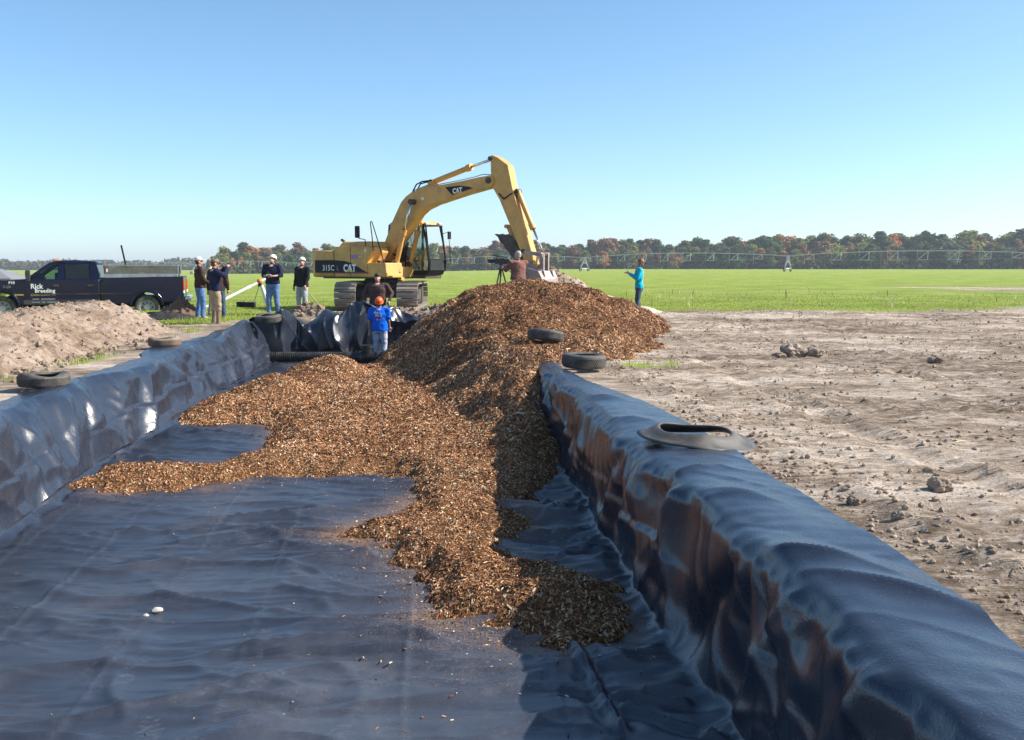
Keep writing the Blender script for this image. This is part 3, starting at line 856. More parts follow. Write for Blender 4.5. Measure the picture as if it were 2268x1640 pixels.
# ================================================================== SPOIL HEAPS AND CLODS
m_soil, nt, b, out = new_mat('loose_soil')
geo = nt.nodes.new('ShaderNodeNewGeometry')
soil, sn2, sn3 = soil_nodes(nt, geo.outputs['Position'])
soil = mix(nt, 0.65, soil, (0.185, 0.125, 0.088))
nt.links.new(soil, b.inputs['Base Color']); b.inputs['Roughness'].default_value = .95; b.inputs['Specular IOR Level'].default_value = .15
bump(nt, b, mth(nt, 'ADD', sn2.outputs[0], mth(nt, 'MULTIPLY', sn3.outputs[0], .6)), 0.8, 0.05)
m_soil_dark, nt, b, out = new_mat('damp_soil')
geo = nt.nodes.new('ShaderNodeNewGeometry')
soil, sn2, sn3 = soil_nodes(nt, geo.outputs['Position'])
soil = mix(nt, 0.6, soil, (0.20, 0.14, 0.10))
nt.links.new(soil, b.inputs['Base Color']); b.inputs['Roughness'].default_value = .95; b.inputs['Specular IOR Level'].default_value = .15
bump(nt, b, mth(nt, 'ADD', sn2.outputs[0], mth(nt, 'MULTIPLY', sn3.outputs[0], .6)), 0.8, 0.05)

m_crumb, nt, b, out = new_mat('soil_crumb')
geo = nt.nodes.new('ShaderNodeNewGeometry')
soil, sn2, sn3 = soil_nodes(nt, geo.outputs['Position'])
soil = mix(nt, 0.55, soil, (0.22, 0.15, 0.10))
nt.links.new(soil, b.inputs['Base Color']); b.inputs['Roughness'].default_value = .95; b.inputs['Specular IOR Level'].default_value = .15

def heap(name, mat, x0, x1, y0, y1, step, hfun, lump=.05):
    xs = np.arange(x0, x1, step); ys = np.arange(y0, y1, step)
    X, Y = np.meshgrid(xs, ys); H = hfun(X, Y)
    H = H + (lump * fbm(X * 2.6, Y * 2.6, 4, 401) + lump * 1.1 * np.clip(perlin(X * 6, Y * 6, 405), 0, 1)) * sstep(-.02, .15, H)
    Z = field_z(X, Y) + H
    k = (H > -0.03); qf = grid_faces(len(ys), len(xs)); qf = qf[k.ravel()[qf].any(1)]
    Z = np.where(k, Z, field_z(X, Y) - .04)
    u = np.unique(qf); rm = np.full(X.size, -1); rm[u] = np.arange(len(u))
    o = link_mesh(name, np_mesh(name, np.stack([X, Y, Z], -1).reshape(-1, 3)[u], rm[qf], True), mat)
    return o, X[k & (H > .03)], Y[k & (H > .03)], Z[k & (H > .03)]

def ico_unit():
    bm = bmesh.new(); bmesh.ops.create_icosphere(bm, subdivisions=1, radius=1)
    v = np.array([w.co[:] for w in bm.verts]); f = np.array([[w.index for w in q.verts] for q in bm.faces]); bm.free()
    return v, f
ICO_V, ICO_F = ico_unit()
OCT_V = np.array([(1, 0, 0), (-.9, .1, 0), (0, 1, 0), (.1, -1, .1), (0, 0, 1), (0, .1, -1)], dtype=float)
OCT_F = np.array([(0, 2, 4), (2, 1, 4), (1, 3, 4), (3, 0, 4), (2, 0, 5), (1, 2, 5), (3, 1, 5), (0, 3, 5)])
def clod_cloud(name, x, y, z, r, mat, parent=None, ICO_V=ICO_V, ICO_F=ICO_F):
    n = len(x); m = len(ICO_V)
    sc = RNG.uniform(.65, 1.25, (n, 1, 3)); jit = RNG.uniform(.72, 1.2, (n, m, 1))
    V = ICO_V[None] * sc * jit * r[:, None, None]
    a = RNG.uniform(0, 6.28, n)[:, None]; ca, sa = np.cos(a), np.sin(a)
    V = np.stack([V[..., 0] * ca - V[..., 1] * sa + x[:, None], V[..., 0] * sa + V[..., 1] * ca + y[:, None], V[..., 2] * .8 + z[:, None]], -1).reshape(-1, 3)
    F = (ICO_F[None] + (np.arange(n) * m)[:, None, None]).reshape(-1, 3)
    o = link_mesh(name, np_mesh(name, V, F, False), mat, parent); o['kind'] = 'stuff'
    return o

def h_left(x, y):
    xb = np.interp(y, [9, 12, 14, 16, 20.8, 24.0, 25.6, 26.6], [-7.3, -7.35, -7.45, -7.65, -8.05, -8.2, -8.9, -10.5])
    d = xb - x
    h = np.clip(d * .44, -.3, 1) ; top = .64 + .10 * perlin(x * .4, y * .4, 411)
    top = top + np.interp(y, [12, 15, 19, 24], [.02, -.02, 0., .06]) - .10 * np.exp(-((x + 10.6) / .6) ** 2)
    h = np.minimum(h, top - .2 * np.clip(d - 2.2, 0, 3) )
    h = np.minimum(h, (26.3 - y + .4 * perlin(x * .5, 1., 412)) * .42)
    return h + .05 * perlin(x * 1.3, y * 1.3, 413)
o, hx, hy, hz = heap('spoil_heap', m_soil, -16, -6.9, 9, 27.5, .06, h_left, .085)
tag(o, 'long pale heap of dug soil lying in front of the pickup truck', 'soil heap')
i = RNG.choice(len(hx), 5200)
r = .014 + .05 * RNG.random(5200) ** 4 + .05 * (RNG.random(5200) < .012)
clod_cloud('loose_clods', hx[i] + RNG.normal(0, .03, 5200), hy[i], hz[i] + .2 * r, r, m_soil, o, OCT_V, OCT_F)
# clods rolled to the foot of the heap
n = 420; y = RNG.uniform(10, 25.5, n); x = np.interp(y, [9, 16, 20.8, 25.6], [-7.2, -7.55, -8.2, -9.2]) + np.abs(RNG.normal(0, .32, n)) - .12
r = .02 + .07 * RNG.random(n) ** 3
clod_cloud('rolled_clods', x, y, field_z(x, y) + .25 * r, r, m_soil, o)

o, hx, hy, hz = heap('dark_soil_heap', m_soil_dark, -1.5, 4.5, 29.6, 36.5, .08, lambda x, y: 1.42 - .60 * np.sqrt(((x - 1.25) / .95) ** 2 + ((y - 33.2) / 1.1) ** 2 + .06) + .12 * perlin(x * 1.1, y * 1.1, 421), .05)
tag(o, 'dark brown soil heap behind the excavator bucket', 'soil heap')
i = RNG.choice(len(hx), 900); r = .025 + .07 * RNG.random(900) ** 3
clod_cloud('loose_clods', hx[i], hy[i], hz[i], r, m_soil_dark, o)
m_pale = pm('pale_shavings', (0.52, 0.43, 0.30), .9, 0, .3, 14, bmp=.8, bscale=40)
o, hx, hy, hz = heap('pale_shavings_heap', m_pale, .8, 5.2, 27.2, 33.0, .07, lambda x, y: .62 - .40 * np.sqrt(((x - 2.5) / 1.25) ** 2 + ((y - 29.9) / 1.2) ** 2 + .05) + .08 * perlin(x * 1.6, y * 1.6, 425), .04)
tag(o, 'low heap of pale straw-coloured shavings behind the wood chips', 'shavings')
for k, (cx, cy, rx, ry, h, lab) in enumerate(((-6.1, 30.0, .75, .5, .42, 'small brown dirt mound left of the excavator tracks'), (-2.2, 29.7, 1.0, .55, .34, 'crumbly dirt mound right of the excavator tracks'), (-4.0, 32.2, 1.2, .45, .22, 'low dirt ridge between the excavator tracks'))):
    o, hx, hy, hz = heap('dirt_mound', m_soil if k < 2 else m_soil_dark, cx - 1.6, cx + 1.6, cy - 1.0, cy + 1.0, .05, lambda x, y: h * 1.15 - h * 1.15 * np.sqrt(((x - cx) / rx) ** 2 + ((y - cy) / ry) ** 2 + .03) + .1 * perlin(x * 2.4, y * 2.4, 430 + k) - .02, .06)
    tag(o, lab, 'dirt mound')
    i = RNG.choice(len(hx), 160); r = .03 + .08 * RNG.random(160) ** 3
    clod_cloud('loose_clods', hx[i], hy[i], hz[i], r, m_soil, o)

# clods strewn over the bare ground on the right: denser beside the liner and along ruts
n = 110000
y = 3.0 + 29 * RNG.random(n) ** 1.3; x = RNG.uniform(.9, 15, n)
edge = xr_of(y) + .95
den = np.exp(-np.clip(x - edge, 0, 99) / .55) * 1.0 + .55 * np.clip(perlin(x * .45, y * .8, 61) + .35 * perlin(x * 1.6, y * 2.2, 66) + .05, 0, 1) + .06
ok = (x > edge) & (RNG.random(n) < den) & (grass_mask(x, y) < .5) & (x < y * .56) & (chip_z(x, y) < 0.0)
x, y = x[ok], y[ok]; r = (.005 + .022 * RNG.random(len(x)) ** 5 + .018 * (RNG.random(len(x)) < .008)) * (1 + .02 * y)
nr_ = y < 10.5
cl = clod_cloud('dirt_clods', x[~nr_], y[~nr_], ground_z(x[~nr_], y[~nr_]) + .25 * r[~nr_], r[~nr_], m_crumb, None, OCT_V, OCT_F)
clod_cloud('near_crumbs', x[nr_], y[nr_], ground_z(x[nr_], y[nr_]) + .25 * r[nr_], r[nr_], m_crumb, cl)
tag(cl, 'crumbs of soil strewn over the bare ground right of the pit', 'dirt clods', kind='stuff')

def big_clod(x, y, r, lab, seed, mat=None, flat=.75):
    bm = bmesh.new(); bmesh.ops.create_icosphere(bm, subdivisions=4, radius=1)
    v = np.array([w.co[:] for w in bm.verts])
    d = 1 + .32 * fbm(v[:, 0] * 1.3 + seed, v[:, 1] * 1.3 + v[:, 2] * .7, 4, seed) + .14 * fbm(v[:, 2] * 3 + seed, v[:, 0] * 3 - v[:, 1], 3, seed + 3)
    v = v * d[:, None] * np.array([r, r * .8, r * flat])
    for w, q in zip(bm.verts, v): w.co = q
    me = bpy.data.meshes.new('dirt_clod'); bm.to_mesh(me); bm.free()
    o = link_mesh('dirt_clod', me, mat or m_soil_dark); o.location = (x, y, float(ground_z(np.array([x]), np.array([y]))[0]) + r * flat * .55)
    tag(o, lab, 'dirt clod', 'large clods on the bare ground')
for a in ((3.05, 6.95, .085, 'flat-topped dark clod nearest the right frame edge beyond the liner', 501, None, .7), (5.0, 17.6, .24, 'largest dark clod pile standing alone on the bare ground', 503, None, .6), (5.35, 17.5, .15, 'medium clod touching the right side of the largest clod pile', 504, None, .6), (4.72, 17.45, .13, 'medium clod touching the left side of the largest clod pile', 505, None, .5), (7.1, 16.6, .12, 'dark clod well right of the largest clod pile', 506, None, .6),
          (2.30, 6.55, .05, 'clod hard against the liner edge below the cut tyre', 507, None, .8), (2.42, 6.1, .045, 'small clod by the liner edge at mid height of the frame', 508, None, .8), (2.0, 8.9, .06, 'clod on the soil just behind the cut tyre', 509, None, .8), (5.9, 9.6, .10, 'dark flat lump near the right frame edge on pale soil', 510, None, .3)):
    big_clod(*a)

# ================================================================== GRASS, STRAW
def blades(name, x, y, z, h, w, mat, lean=.5, parent=None):
    n = len(x); a = RNG.uniform(0, 6.28, n); l = RNG.normal(0, lean, n) * h; b_ = RNG.uniform(0, 6.28, n)
    dx, dy = np.cos(a) * w / 2, np.sin(a) * w / 2
    p0 = np.stack([x - dx, y - dy, z - .01], -1); p1 = np.stack([x + dx, y + dy, z - .01], -1)
    m0 = np.stack([x - dx * .7 + np.cos(b_) * l * .35, y - dy * .7 + np.sin(b_) * l * .35, z + h * .6], -1)
    m1 = np.stack([x + dx * .7 + np.cos(b_) * l * .35, y + dy * .7 + np.sin(b_) * l * .35, z + h * .6], -1)
    t = np.stack([x + np.cos(b_) * l, y + np.sin(b_) * l, z + h * np.sqrt(np.clip(1 - (l / h) ** 2 * .5, .1, 1))], -1)
    V = np.stack([p0, p1, m0, m1, t], 1).reshape(-1, 3); o_ = (np.arange(n) * 5)[:, None]
    me = np_mesh(name, V, [o_ + np.array([[0, 1, 3, 2]]), o_ + np.array([[2, 3, 4]])], False, {'tone': np.repeat(RNG.random(n), 5)})
    return link_mesh(name, me, mat, parent)
def leaf_mat(name, stops, trans=.35):
    m, nt, b, out = new_mat(name)
    c = ramp(nt, attr(nt, 'tone'), stops).outputs[0]
    nt.links.new(c, b.inputs['Base Color']); b.inputs['Roughness'].default_value = .6; b.inputs['Specular IOR Level'].default_value = .25
    tl = nt.nodes.new('ShaderNodeBsdfTranslucent'); nt.links.new(c, tl.inputs[0])
    mx = nt.nodes.new('ShaderNodeMixShader'); mx.inputs[0].default_value = trans
    nt.links.new(b.outputs[0], mx.inputs[1]); nt.links.new(tl.outputs[0], mx.inputs[2]); nt.links.new(mx.outputs[0], out.inputs['Surface'])
    return m
m_grass = leaf_mat('grass_blade', [(0, (0.20, 0.26, 0.035)), (.5, (0.32, 0.40, 0.06)), (.88, (0.42, 0.46, 0.10)), (1.0, (0.55, 0.46, 0.22))])
n = 60000
x = RNG.uniform(-9.5, 4.5, n); y = RNG.uniform(10, 30, n)
ok = (RNG.random(n) < np.clip((grass_mask(x, y) - .28) * 1.6, 0, 1)) & (rim_dist(x, y) > .85) & (h_left(x, y) < .05) & (chip_z(x, y) < 0)
x, y = x[ok], y[ok]
o = blades('grass', x, y, ground_z(x, y), RNG.uniform(.04, .13, len(x)), RNG.uniform(.008, .016, len(x)), m_grass)
tag(o, 'tufts of short green grass beside the pit', 'grass', kind='stuff')
n = 90000
x = RNG.uniform(-17, 26, n); y = 27 + 24 * RNG.random(n) ** 1.4
ok = (RNG.random(n) < np.clip((grass_mask(x, y) - .25) * 1.5, 0, 1) * sstep(51, 33, y)) & (np.abs(x) < y * .56)
x, y = x[ok], y[ok]
o = blades('field_grass', x, y, ground_z(x, y), RNG.uniform(.015, .05, len(x)), RNG.uniform(.015, .03, len(x)), m_grass)
tag(o, 'young green crop covering the near edge of the field', 'grass', kind='stuff')
m_straw = leaf_mat('straw', [(0, (0.20, 0.13, 0.07)), (.5, (0.42, 0.33, 0.2)), (1.0, (0.72, 0.63, 0.45))], .1)
n = 5200
x = RNG.uniform(-14, 22, n); y = 5 + 45 * RNG.random(n) ** 1.5
ok = (rim_dist(x, y) > 1.0) & (np.abs(x) < y * .56) & (h_left(x, y) < 0) & (chip_z(x, y) < 0)
x, y = x[ok], y[ok]; nn = len(x)
o = blades('straw_litter', x, y, ground_z(x, y) + .006, RNG.uniform(.05, .2, nn), RNG.uniform(.008, .016, nn), m_straw, 3.0)
# lay the straw flat
co = np.empty(len(o.data.vertices) * 3, dtype=np.float32); o.data.vertices.foreach_get('co', co); co = co.reshape(-1, 5, 3)
g0 = co[:, 0, 2].copy(); a = RNG.uniform(0, 6.28, nn); L = RNG.uniform(.06, .3, nn)
for k, t in ((0, 0), (1, 0), (2, .6), (3, .6), (4, 1.0)):
    co[:, k, 0] = x + np.cos(a) * L * t + (np.sin(a) * .006 if k in (1, 3) else 0); co[:, k, 1] = y + np.sin(a) * L * t - (np.cos(a) * .006 if k in (1, 3) else 0)
    co[:, k, 2] = g0 + .022 + .02 * t * RNG.random(nn)
o.data.vertices.foreach_set('co', co.ravel()); o.data.update()
tag(o, 'dry straw and stalk litter scattered over the soil', 'straw', kind='stuff')
n = 150; x = RNG.uniform(3, 24, n); y = RNG.uniform(30, 52, n)
ok = (grass_mask(x, y) > .5) & (np.abs(x) < y * .54); x, y = x[ok], y[ok]
o = blades('corn_stubble', x, y, ground_z(x, y), RNG.uniform(.12, .34, len(x)), RNG.uniform(.02, .035, len(x)), m_straw, .3)
tag(o, 'broken stalk stubs standing in the green crop', 'stubble', kind='stuff')
# ================================================================== COMMON OBJECT MATERIALS
m_yellow = pm('machine_yellow', (0.68, 0.36, 0.070), .42, 0, .10, 3.0, dirt=(0.27, 0.19, 0.12), dirt_amt=.32)
m_black = pm('black_paint', (0.010, 0.010, 0.013), .5, 0, .3, 5, spec=.2)
m_rubber = pm('tyre_rubber', (0.045, 0.044, 0.043), .75, 0, .3, 9, dirt=(0.25, 0.21, 0.17), dirt_amt=.35, bmp=.3, bscale=60)
m_rubber_dusty = pm('dusty_rubber', (0.050, 0.048, 0.045), .75, 0, .3, 9, dirt=(0.24, 0.20, 0.16), dirt_amt=.35, bmp=.3, bscale=60)
m_steel = pm('bare_steel', (0.42, 0.41, 0.40), .38, .85, .2, 8, dirt=(0.25, 0.17, 0.11), dirt_amt=.3)
m_chrome = pm('cylinder_rod', (0.75, 0.76, 0.78), .15, 1.0, .05, 8)
m_track = pm('track_steel', (0.28, 0.24, 0.205), .6, .2, .3, 7, dirt=(0.38, 0.31, 0.25), dirt_amt=.6, bmp=.4, bscale=30)
m_mudsteel = pm('muddy_dark_steel', (0.055, 0.045, 0.04), .7, .1, .3, 5, dirt=(0.2, 0.15, 0.11), dirt_amt=.3)
m_white = pm('white_paint', (0.78, 0.78, 0.76), .5, 0, .06, 6)
m_decal_white = pm('decal_white', (0.85, 0.85, 0.85), .5, 0, .02, 6)
m_red = pm('decal_red', (0.38, 0.04, 0.04), .5, 0, .05, 6)
m_decal_yellow = pm('decal_yellow', (0.75, 0.42, 0.03), .5, 0, .05, 6)
m_glass = glass_mat('window_glass', (0.72, 0.85, 0.82), .12)
m_tint = glass_mat('tinted_glass', (0.12, 0.13, 0.14), .75)
m_purple = pm('decal_purple', (0.30, 0.18, 0.40), .5, 0, .05, 6)
m_worn = pm('worn_bucket_steel', (0.40, 0.36, 0.35), .55, .3, .25, 5, dirt=(0.26, 0.15, 0.09), dirt_amt=.5)

# ================================================================== EXCAVATOR
exc = empty('excavator', (-4.45, 34.5, 0.16))
tag(exc, 'yellow tracked excavator reaching its arm over the chip heap', 'excavator')
U = Matrix.Rotation(math.radians(-35), 4, 'Z')       # the house is slewed on the undercarriage

def track(xc):
    R_, half, zc = .40, 1.55, .46
    mb = MB()
    mb.box((xc, 0, zc), (.34, 2 * half - .1, .34))
    for yy_ in (-half, half): mb.tube([(xc - .2, yy_, zc), (xc + .2, yy_, zc)], .33, 20)
    for k in range(6): mb.tube([(xc - .2, -1.15 + .46 * k, .22), (xc + .2, -1.15 + .46 * k, .22)], .10, 12)
    fr = mb.build('track', m_mudsteel, exc)
    per = 4 * half + 2 * math.pi * R_; ns = 44
    sm = MB()
    w = .70
    sm.box((0, 0, 0), (w, per / ns - .022, .03))
    for q in (-.06, -.005): sm.box((0, q, .035), (w - .01, .022, .05))
    sm.box((0, 0, -.04), (.26, .1, .06))
    shoe = sm.mesh('track_shoe'); shoe.materials.append(m_track)
    for k in range(ns):
        s_ = per * k / ns
        if s_ < 2 * half: y_, z_, a = -half + s_, zc + R_, 0
        elif s_ < 2 * half + math.pi * R_:
            a = -(s_ - 2 * half) / R_; y_, z_ = half - math.sin(a) * R_, zc + math.cos(a) * R_
        elif s_ < 4 * half + math.pi * R_: y_, z_, a = half - (s_ - 2 * half - math.pi * R_), zc - R_, math.pi
        else:
            a = math.pi - (s_ - 4 * half - math.pi * R_) / R_; y_, z_ = -half - math.sin(a) * R_, zc + math.cos(a) * R_
        o = bpy.data.objects.new('track_shoe', shoe); COL.objects.link(o); o.parent = fr
        o.location = (xc, y_, z_); o.rotation_euler = (a, 0, 0)
track(-1.02); track(1.02)
mb = MB(); mb.box((0, 0, .62), (1.1, 1.5, .42)); mb.box((0, -.62, .52), (1.75, .34, .30)); mb.box((0, .62, .52), (1.75, .34, .30))
mb.build('car_body', m_mudsteel, exc, bevel=.03)
mb = MB(); mb.lathe([(.62, .80), (.66, .84), (.66, .98), (.58, 1.02)], seg=32)
mb.build('swing_bearing', m_mudsteel, exc)
# ---- house
mb = MB()
mb.poly_prism([(-1.7, -1.2), (1.2, -1.22), (1.25, -.42), (1.0, -.36), (1.0, .36), (1.55, .40), (1.6, 1.22), (-1.7, 1.2)], 1.02, 1.14, 'xy')
mb.build('deck', m_mudsteel, exc, U, bevel=.02)
def arc_outline(xf, xr, y, n=8):      # plan outline with a rounded tail
    p = [(xf, -y), (xf, y)]
    R2 = abs(xr) - 1.6
    for k in range(n + 1):
        a = math.radians(90 - 180 * k / n)
        p.append((-1.62 - (abs(xr) - 1.62) * math.cos(a) ** .75, y * math.sin(a) if abs(math.sin(a)) > .999 else y * (1 if a > 0 else -1) * abs(math.sin(a)) ** .22))
    return p
mb = MB(); mb.poly_prism(arc_outline(-1.10, -2.42, 1.24), 1.06, 1.98, 'xy')
cw = mb.build('counterweight', m_yellow, exc, U, bevel=.09, auto=True)
mb = MB(); mb.poly_prism([(-1.10, 1.08), (1.22, 1.08), (1.22, 1.14), (.42, 1.14), (.42, 1.55), (.62, 1.9), (.58, 2.06), (.4, 2.10), (-1.10, 2.10)], -1.25, -.40)
eng = mb.build('engine_housing', m_yellow, exc, U, bevel=.04, auto=True)
mb = MB(); mb.hexa([(-1.06, -1.1, 2.09), (.50, -1.1, 2.09), (.50, 1.05, 2.09), (-1.06, 1.05, 2.09), (-.94, -1.0, 2.27), (.30, -1.0, 2.27), (.30, .95, 2.27), (-.94, .95, 2.27)])
mb.build('engine_hood', m_yellow, exc, U, bevel=.05, auto=True)
mb = MB(); mb.poly_prism([(-1.10, 1.08), (-.15, 1.08), (-.15, 2.10), (-1.10, 2.10)], -.40, 1.24)
mb.build('rear_housing', m_yellow, exc, U, bevel=.03)
mb = MB(); mb.poly_prism([(.43, 1.08), (1.26, 1.08), (1.28, 1.14), (1.22, 1.55), (.43, 1.55)], -1.24, -.42)
tank = mb.build('fuel_tank', m_yellow, exc, U, bevel=.03)
for k in range(3):
    mb = MB(); mb.box((1.262 - .02 * k, -.58, 1.24 + .085 * k), (.02, .09, .04)); mb.build('vent_slot', m_black, tank, U)
mb = MB(); mb.box((1.30, -.85, 1.10), (.22, .5, .06)); mb.box((1.34, -.60, 1.02), (.16, .16, .1)); mb.build('step', m_yellow, exc, U, bevel=.01)
for y_ in (-.6, -.3): 
    mb = MB(); mb.lathe([(.05, 0), (.06, .02), (.06, .06), (.05, .08)], (.75 + .2 * y_, y_ - .3, 1.55), 14); mb.build('filler_cap', m_black, tank, U)
for x_ in (-.33, -1.10):
    mb = MB(); mb.box((x_, -1.256, 1.58), (.012, .006, .96)); mb.build('panel_joint', m_black, eng, U)
mb = MB(); mb.tube([(-1.55, -.25, 1.95), (-1.55, -.25, 2.22), (-1.62, -.25, 2.32), (-1.72, -.25, 2.36)], .05, 12); mb.build('exhaust_pipe', m_mudsteel, exc, U, smooth=True)
# decals on the near side
yS = -1.258
mb = MB(); mb.poly_prism([(-2.02, 1.20), (.52, 1.20), (.36, 1.26), (.05, 1.40), (-.25, 1.53), (-.6, 1.615), (-1.1, 1.645), (-2.02, 1.645)], yS - .004, yS)
dec = mb.build('black_decal', m_black, exc, U)
mb = MB(); mb.poly_prism([(-2.02, 1.215), (.50, 1.215), (.44, 1.235), (-2.02, 1.232)], yS - .008, yS - .004); mb.build('red_stripe', m_red, dec, U)
text_mesh('lettering', '315C', .27, m_decal_white, dec, (-1.66, yS - .006, 1.29), (1, 0, 0), (0, 0, 1), .003, U, sx=.92, spacing=1.06)
text_mesh('lettering', 'L', .20, m_purple, dec, (-.98, yS - .006, 1.30), (1, 0, 0), (0, 0, 1), .004, U)
text_mesh('lettering', 'CAT', .34, m_decal_white, dec, (-.66, yS - .006, 1.26), (1, 0, 0), (0, 0, 1), .016, U, sx=.86)
mb = MB(); mb.poly_prism([(-.53, 1.25), (-.25, 1.25), (-.39, 1.36)], yS - .012, yS - .008); mb.build('logo_triangle', m_decal_yellow, dec, U)
mb = MB(); mb.box((-.02, yS - .002, 1.75), (.56, .004, .13)); st = mb.build('sticker', m_purple, exc, U)
mb = MB(); mb.box((.14, yS - .006, 1.75), (.22, .004, .09)); mb.build('sticker_panel', m_decal_yellow, st, U)
mb = MB(); mb.box((.36, yS - .002, 1.96), (.07, .004, .12)); mb.build('warning_plate', m_white, exc, U)
# ---- mirror, handrail
mb = MB(); mb.tube([(.30, -1.16, 2.09), (.30, -1.2, 2.32), (.05, -1.22, 2.36), (-.02, -1.22, 2.42)], .016, 8); mir = mb.build('mirror_bracket', m_black, exc, U)
mb = MB(); mb.box((-.03, -1.22, 2.58), (.20, .07, .40)); mb.build('mirror', m_black, mir, U, bevel=.03)
mb = MB(); mb.tube([(.66, -1.2, 1.95), (.62, -1.2, 2.4), (.55, -1.2, 2.86), (.57, -1.2, 2.91), (.62, -1.2, 2.90), (.86, -1.2, 2.3), (1.16, -1.21, 1.5), (1.27, -1.21, 1.16)], .017, 8); mb.build('handrail', m_black, exc, U, smooth=True)
# ---- cab (on the far side of the boom)
cy0, cy1 = .36, 1.26
prof = [(-.02, 1.14), (1.55, 1.14), (1.72, 1.28), (1.76, 1.55), (1.66, 2.2), (1.52, 2.86), (1.42, 2.92), (.12, 2.94), (.0, 2.84), (-.06, 2.2)]
mb = MB()
for y_ in (cy0, cy1):
    for (a, b_, r_) in (((-.02, 1.14), (-.06, 2.2), .055), ((-.06, 2.2), (.02, 2.86), .055), ((1.72, 1.28), (1.76, 1.6), .035), ((1.76, 1.6), (1.66, 2.2), .035), ((1.66, 2.2), (1.50, 2.86), .035), ((.72, 1.14), (.74, 2.88), .045), ((-.06, 1.62), (.72, 1.62), .03)):
        mb.tube([(a[0], y_, a[1]), (b_[0], y_, b_[1])], r_, 8)
cab = mb.build('cab', m_black, exc, U)
mb = MB(); mb.poly_prism([(-.06, 2.80), (1.54, 2.80), (1.50, 2.90), (1.40, 2.95), (.12, 2.96), (.0, 2.90)], cy0 - .03, cy1 + .03); mb.build('cab_roof', m_yellow, cab, U, bevel=.03)
mb = MB(); mb.poly_prism([(-.08, 1.14), (.16, 1.14), (.16, 2.0), (.14, 2.82), (-.02, 2.82), (-.08, 2.2)], cy0 - .02, cy0 + .05); mb.poly_prism([(-.08, 1.14), (.0, 1.14), (-.02, 2.82), (-.08, 2.2)], cy0 + .05, cy1); mb.build('cab_rear_pillar', m_yellow, cab, U, bevel=.02)
mb = MB(); mb.poly_prism([(.16, 1.14), (1.05, 1.14), (1.05, 1.45), (.9, 1.62), (.16, 1.62)], cy0 - .02, cy0 + .03); mb.build('cab_side_panel', m_yellow, cab, U, bevel=.02)
mb = MB(); mb.poly_prism([(1.05, 1.14), (1.62, 1.14), (1.74, 1.30), (1.05, 1.30)], cy0, cy1); mb.poly_prism([(.0, 1.14), (1.05, 1.14), (1.05, 1.2), (.0, 1.2)], cy0 + .04, cy1); mb.build('cab_floor', m_black, cab, U, bevel=.02)
mb = MB(); mb.box((.32, .82, 1.62), (.42, .5, .14)); mb.box((.12, .82, 1.98), (.14, .48, .62)); mb.box((.10, .82, 2.36), (.1, .28, .18)); mb.build('seat', m_black, cab, U, bevel=.04)
mb = MB(); mb.box((.95, .52, 1.75), (.12, .08, .5)); mb.box((1.2, .5, 1.55), (.05, .05, .6)); mb.box((.5, .50, 1.66), (.5, .12, .22)); mb.build('control_console', m_black, cab, U, bevel=.02)
def pane(n, pts, mat=None):
    mb = MB(); mb.slab(pts, .008); mb.build(n, mat or m_glass, cab, U)
pane('side_window', [(.16, cy0, 1.64), (.70, cy0, 1.64), (.72, cy0, 2.80), (.16, cy0, 2.80)])
pane('side_window', [(.78, cy0, 1.64), (1.10, cy0, 1.32), (1.70, cy0, 1.32), (1.74, cy0, 1.6), (1.64, cy0, 2.2), (1.48, cy0, 2.80), (.78, cy0, 2.80)])
pane('front_window', [(1.75, cy0 + .03, 1.30), (1.75, cy1 - .03, 1.30), (1.74, cy1 - .03, 1.66), (1.74, cy0 + .03, 1.66)])
pane('rear_window', [(-.06, cy0 + .08, 1.9), (-.06, cy1 - .08, 1.9), (.0, cy1 - .08, 2.7), (.0, cy0 + .08, 2.7)])
mb = MB(); mb.tube([(1.60, cy0 + .03, 2.8), (1.68, cy0 + .02, 2.2), (1.78, cy0 + .02, 1.6), (1.75, cy0 + .04, 1.3)], .028, 8); mb.tube([(1.60, cy1 - .03, 2.8), (1.68, cy1 - .02, 2.2), (1.78, cy1 - .02, 1.6), (1.75, cy1 - .04, 1.3)], .028, 8)
mb.tube([(1.60, cy0, 2.82), (1.60, cy1, 2.82)], .03, 8); mb.tube([(1.77, cy0, 1.67), (1.77, cy1, 1.67)], .02, 8); mb.build('windscreen_frame', m_black, cab, U)
for y_ in (cy0 + .1, cy1 - .1):
    mb = MB(); mb.box((1.56, y_, 2.86), (.14, .16, .10)); mb.build('work_lamp', m_steel, cab, U, bevel=.02)
mb = MB(); mb.tube([(1.62, cy1 + .02, 2.55), (1.74, cy1 + .18, 2.62), (1.78, cy1 + .2, 2.1), (1.80, cy1 + .2, 1.5)], .012, 6); mb.box((1.76, cy1 + .2, 2.5), (.05, .14, .26)); mb.build('cab_mirror', m_black, cab, U)
mb = MB(); mb.tube([(.88, cy0 - .03, 2.62), (1.06, cy0 - .03, 2.1), (1.18, cy0 - .03, 1.75)], .014, 6); mb.build('grab_rail', m_steel, cab, U)
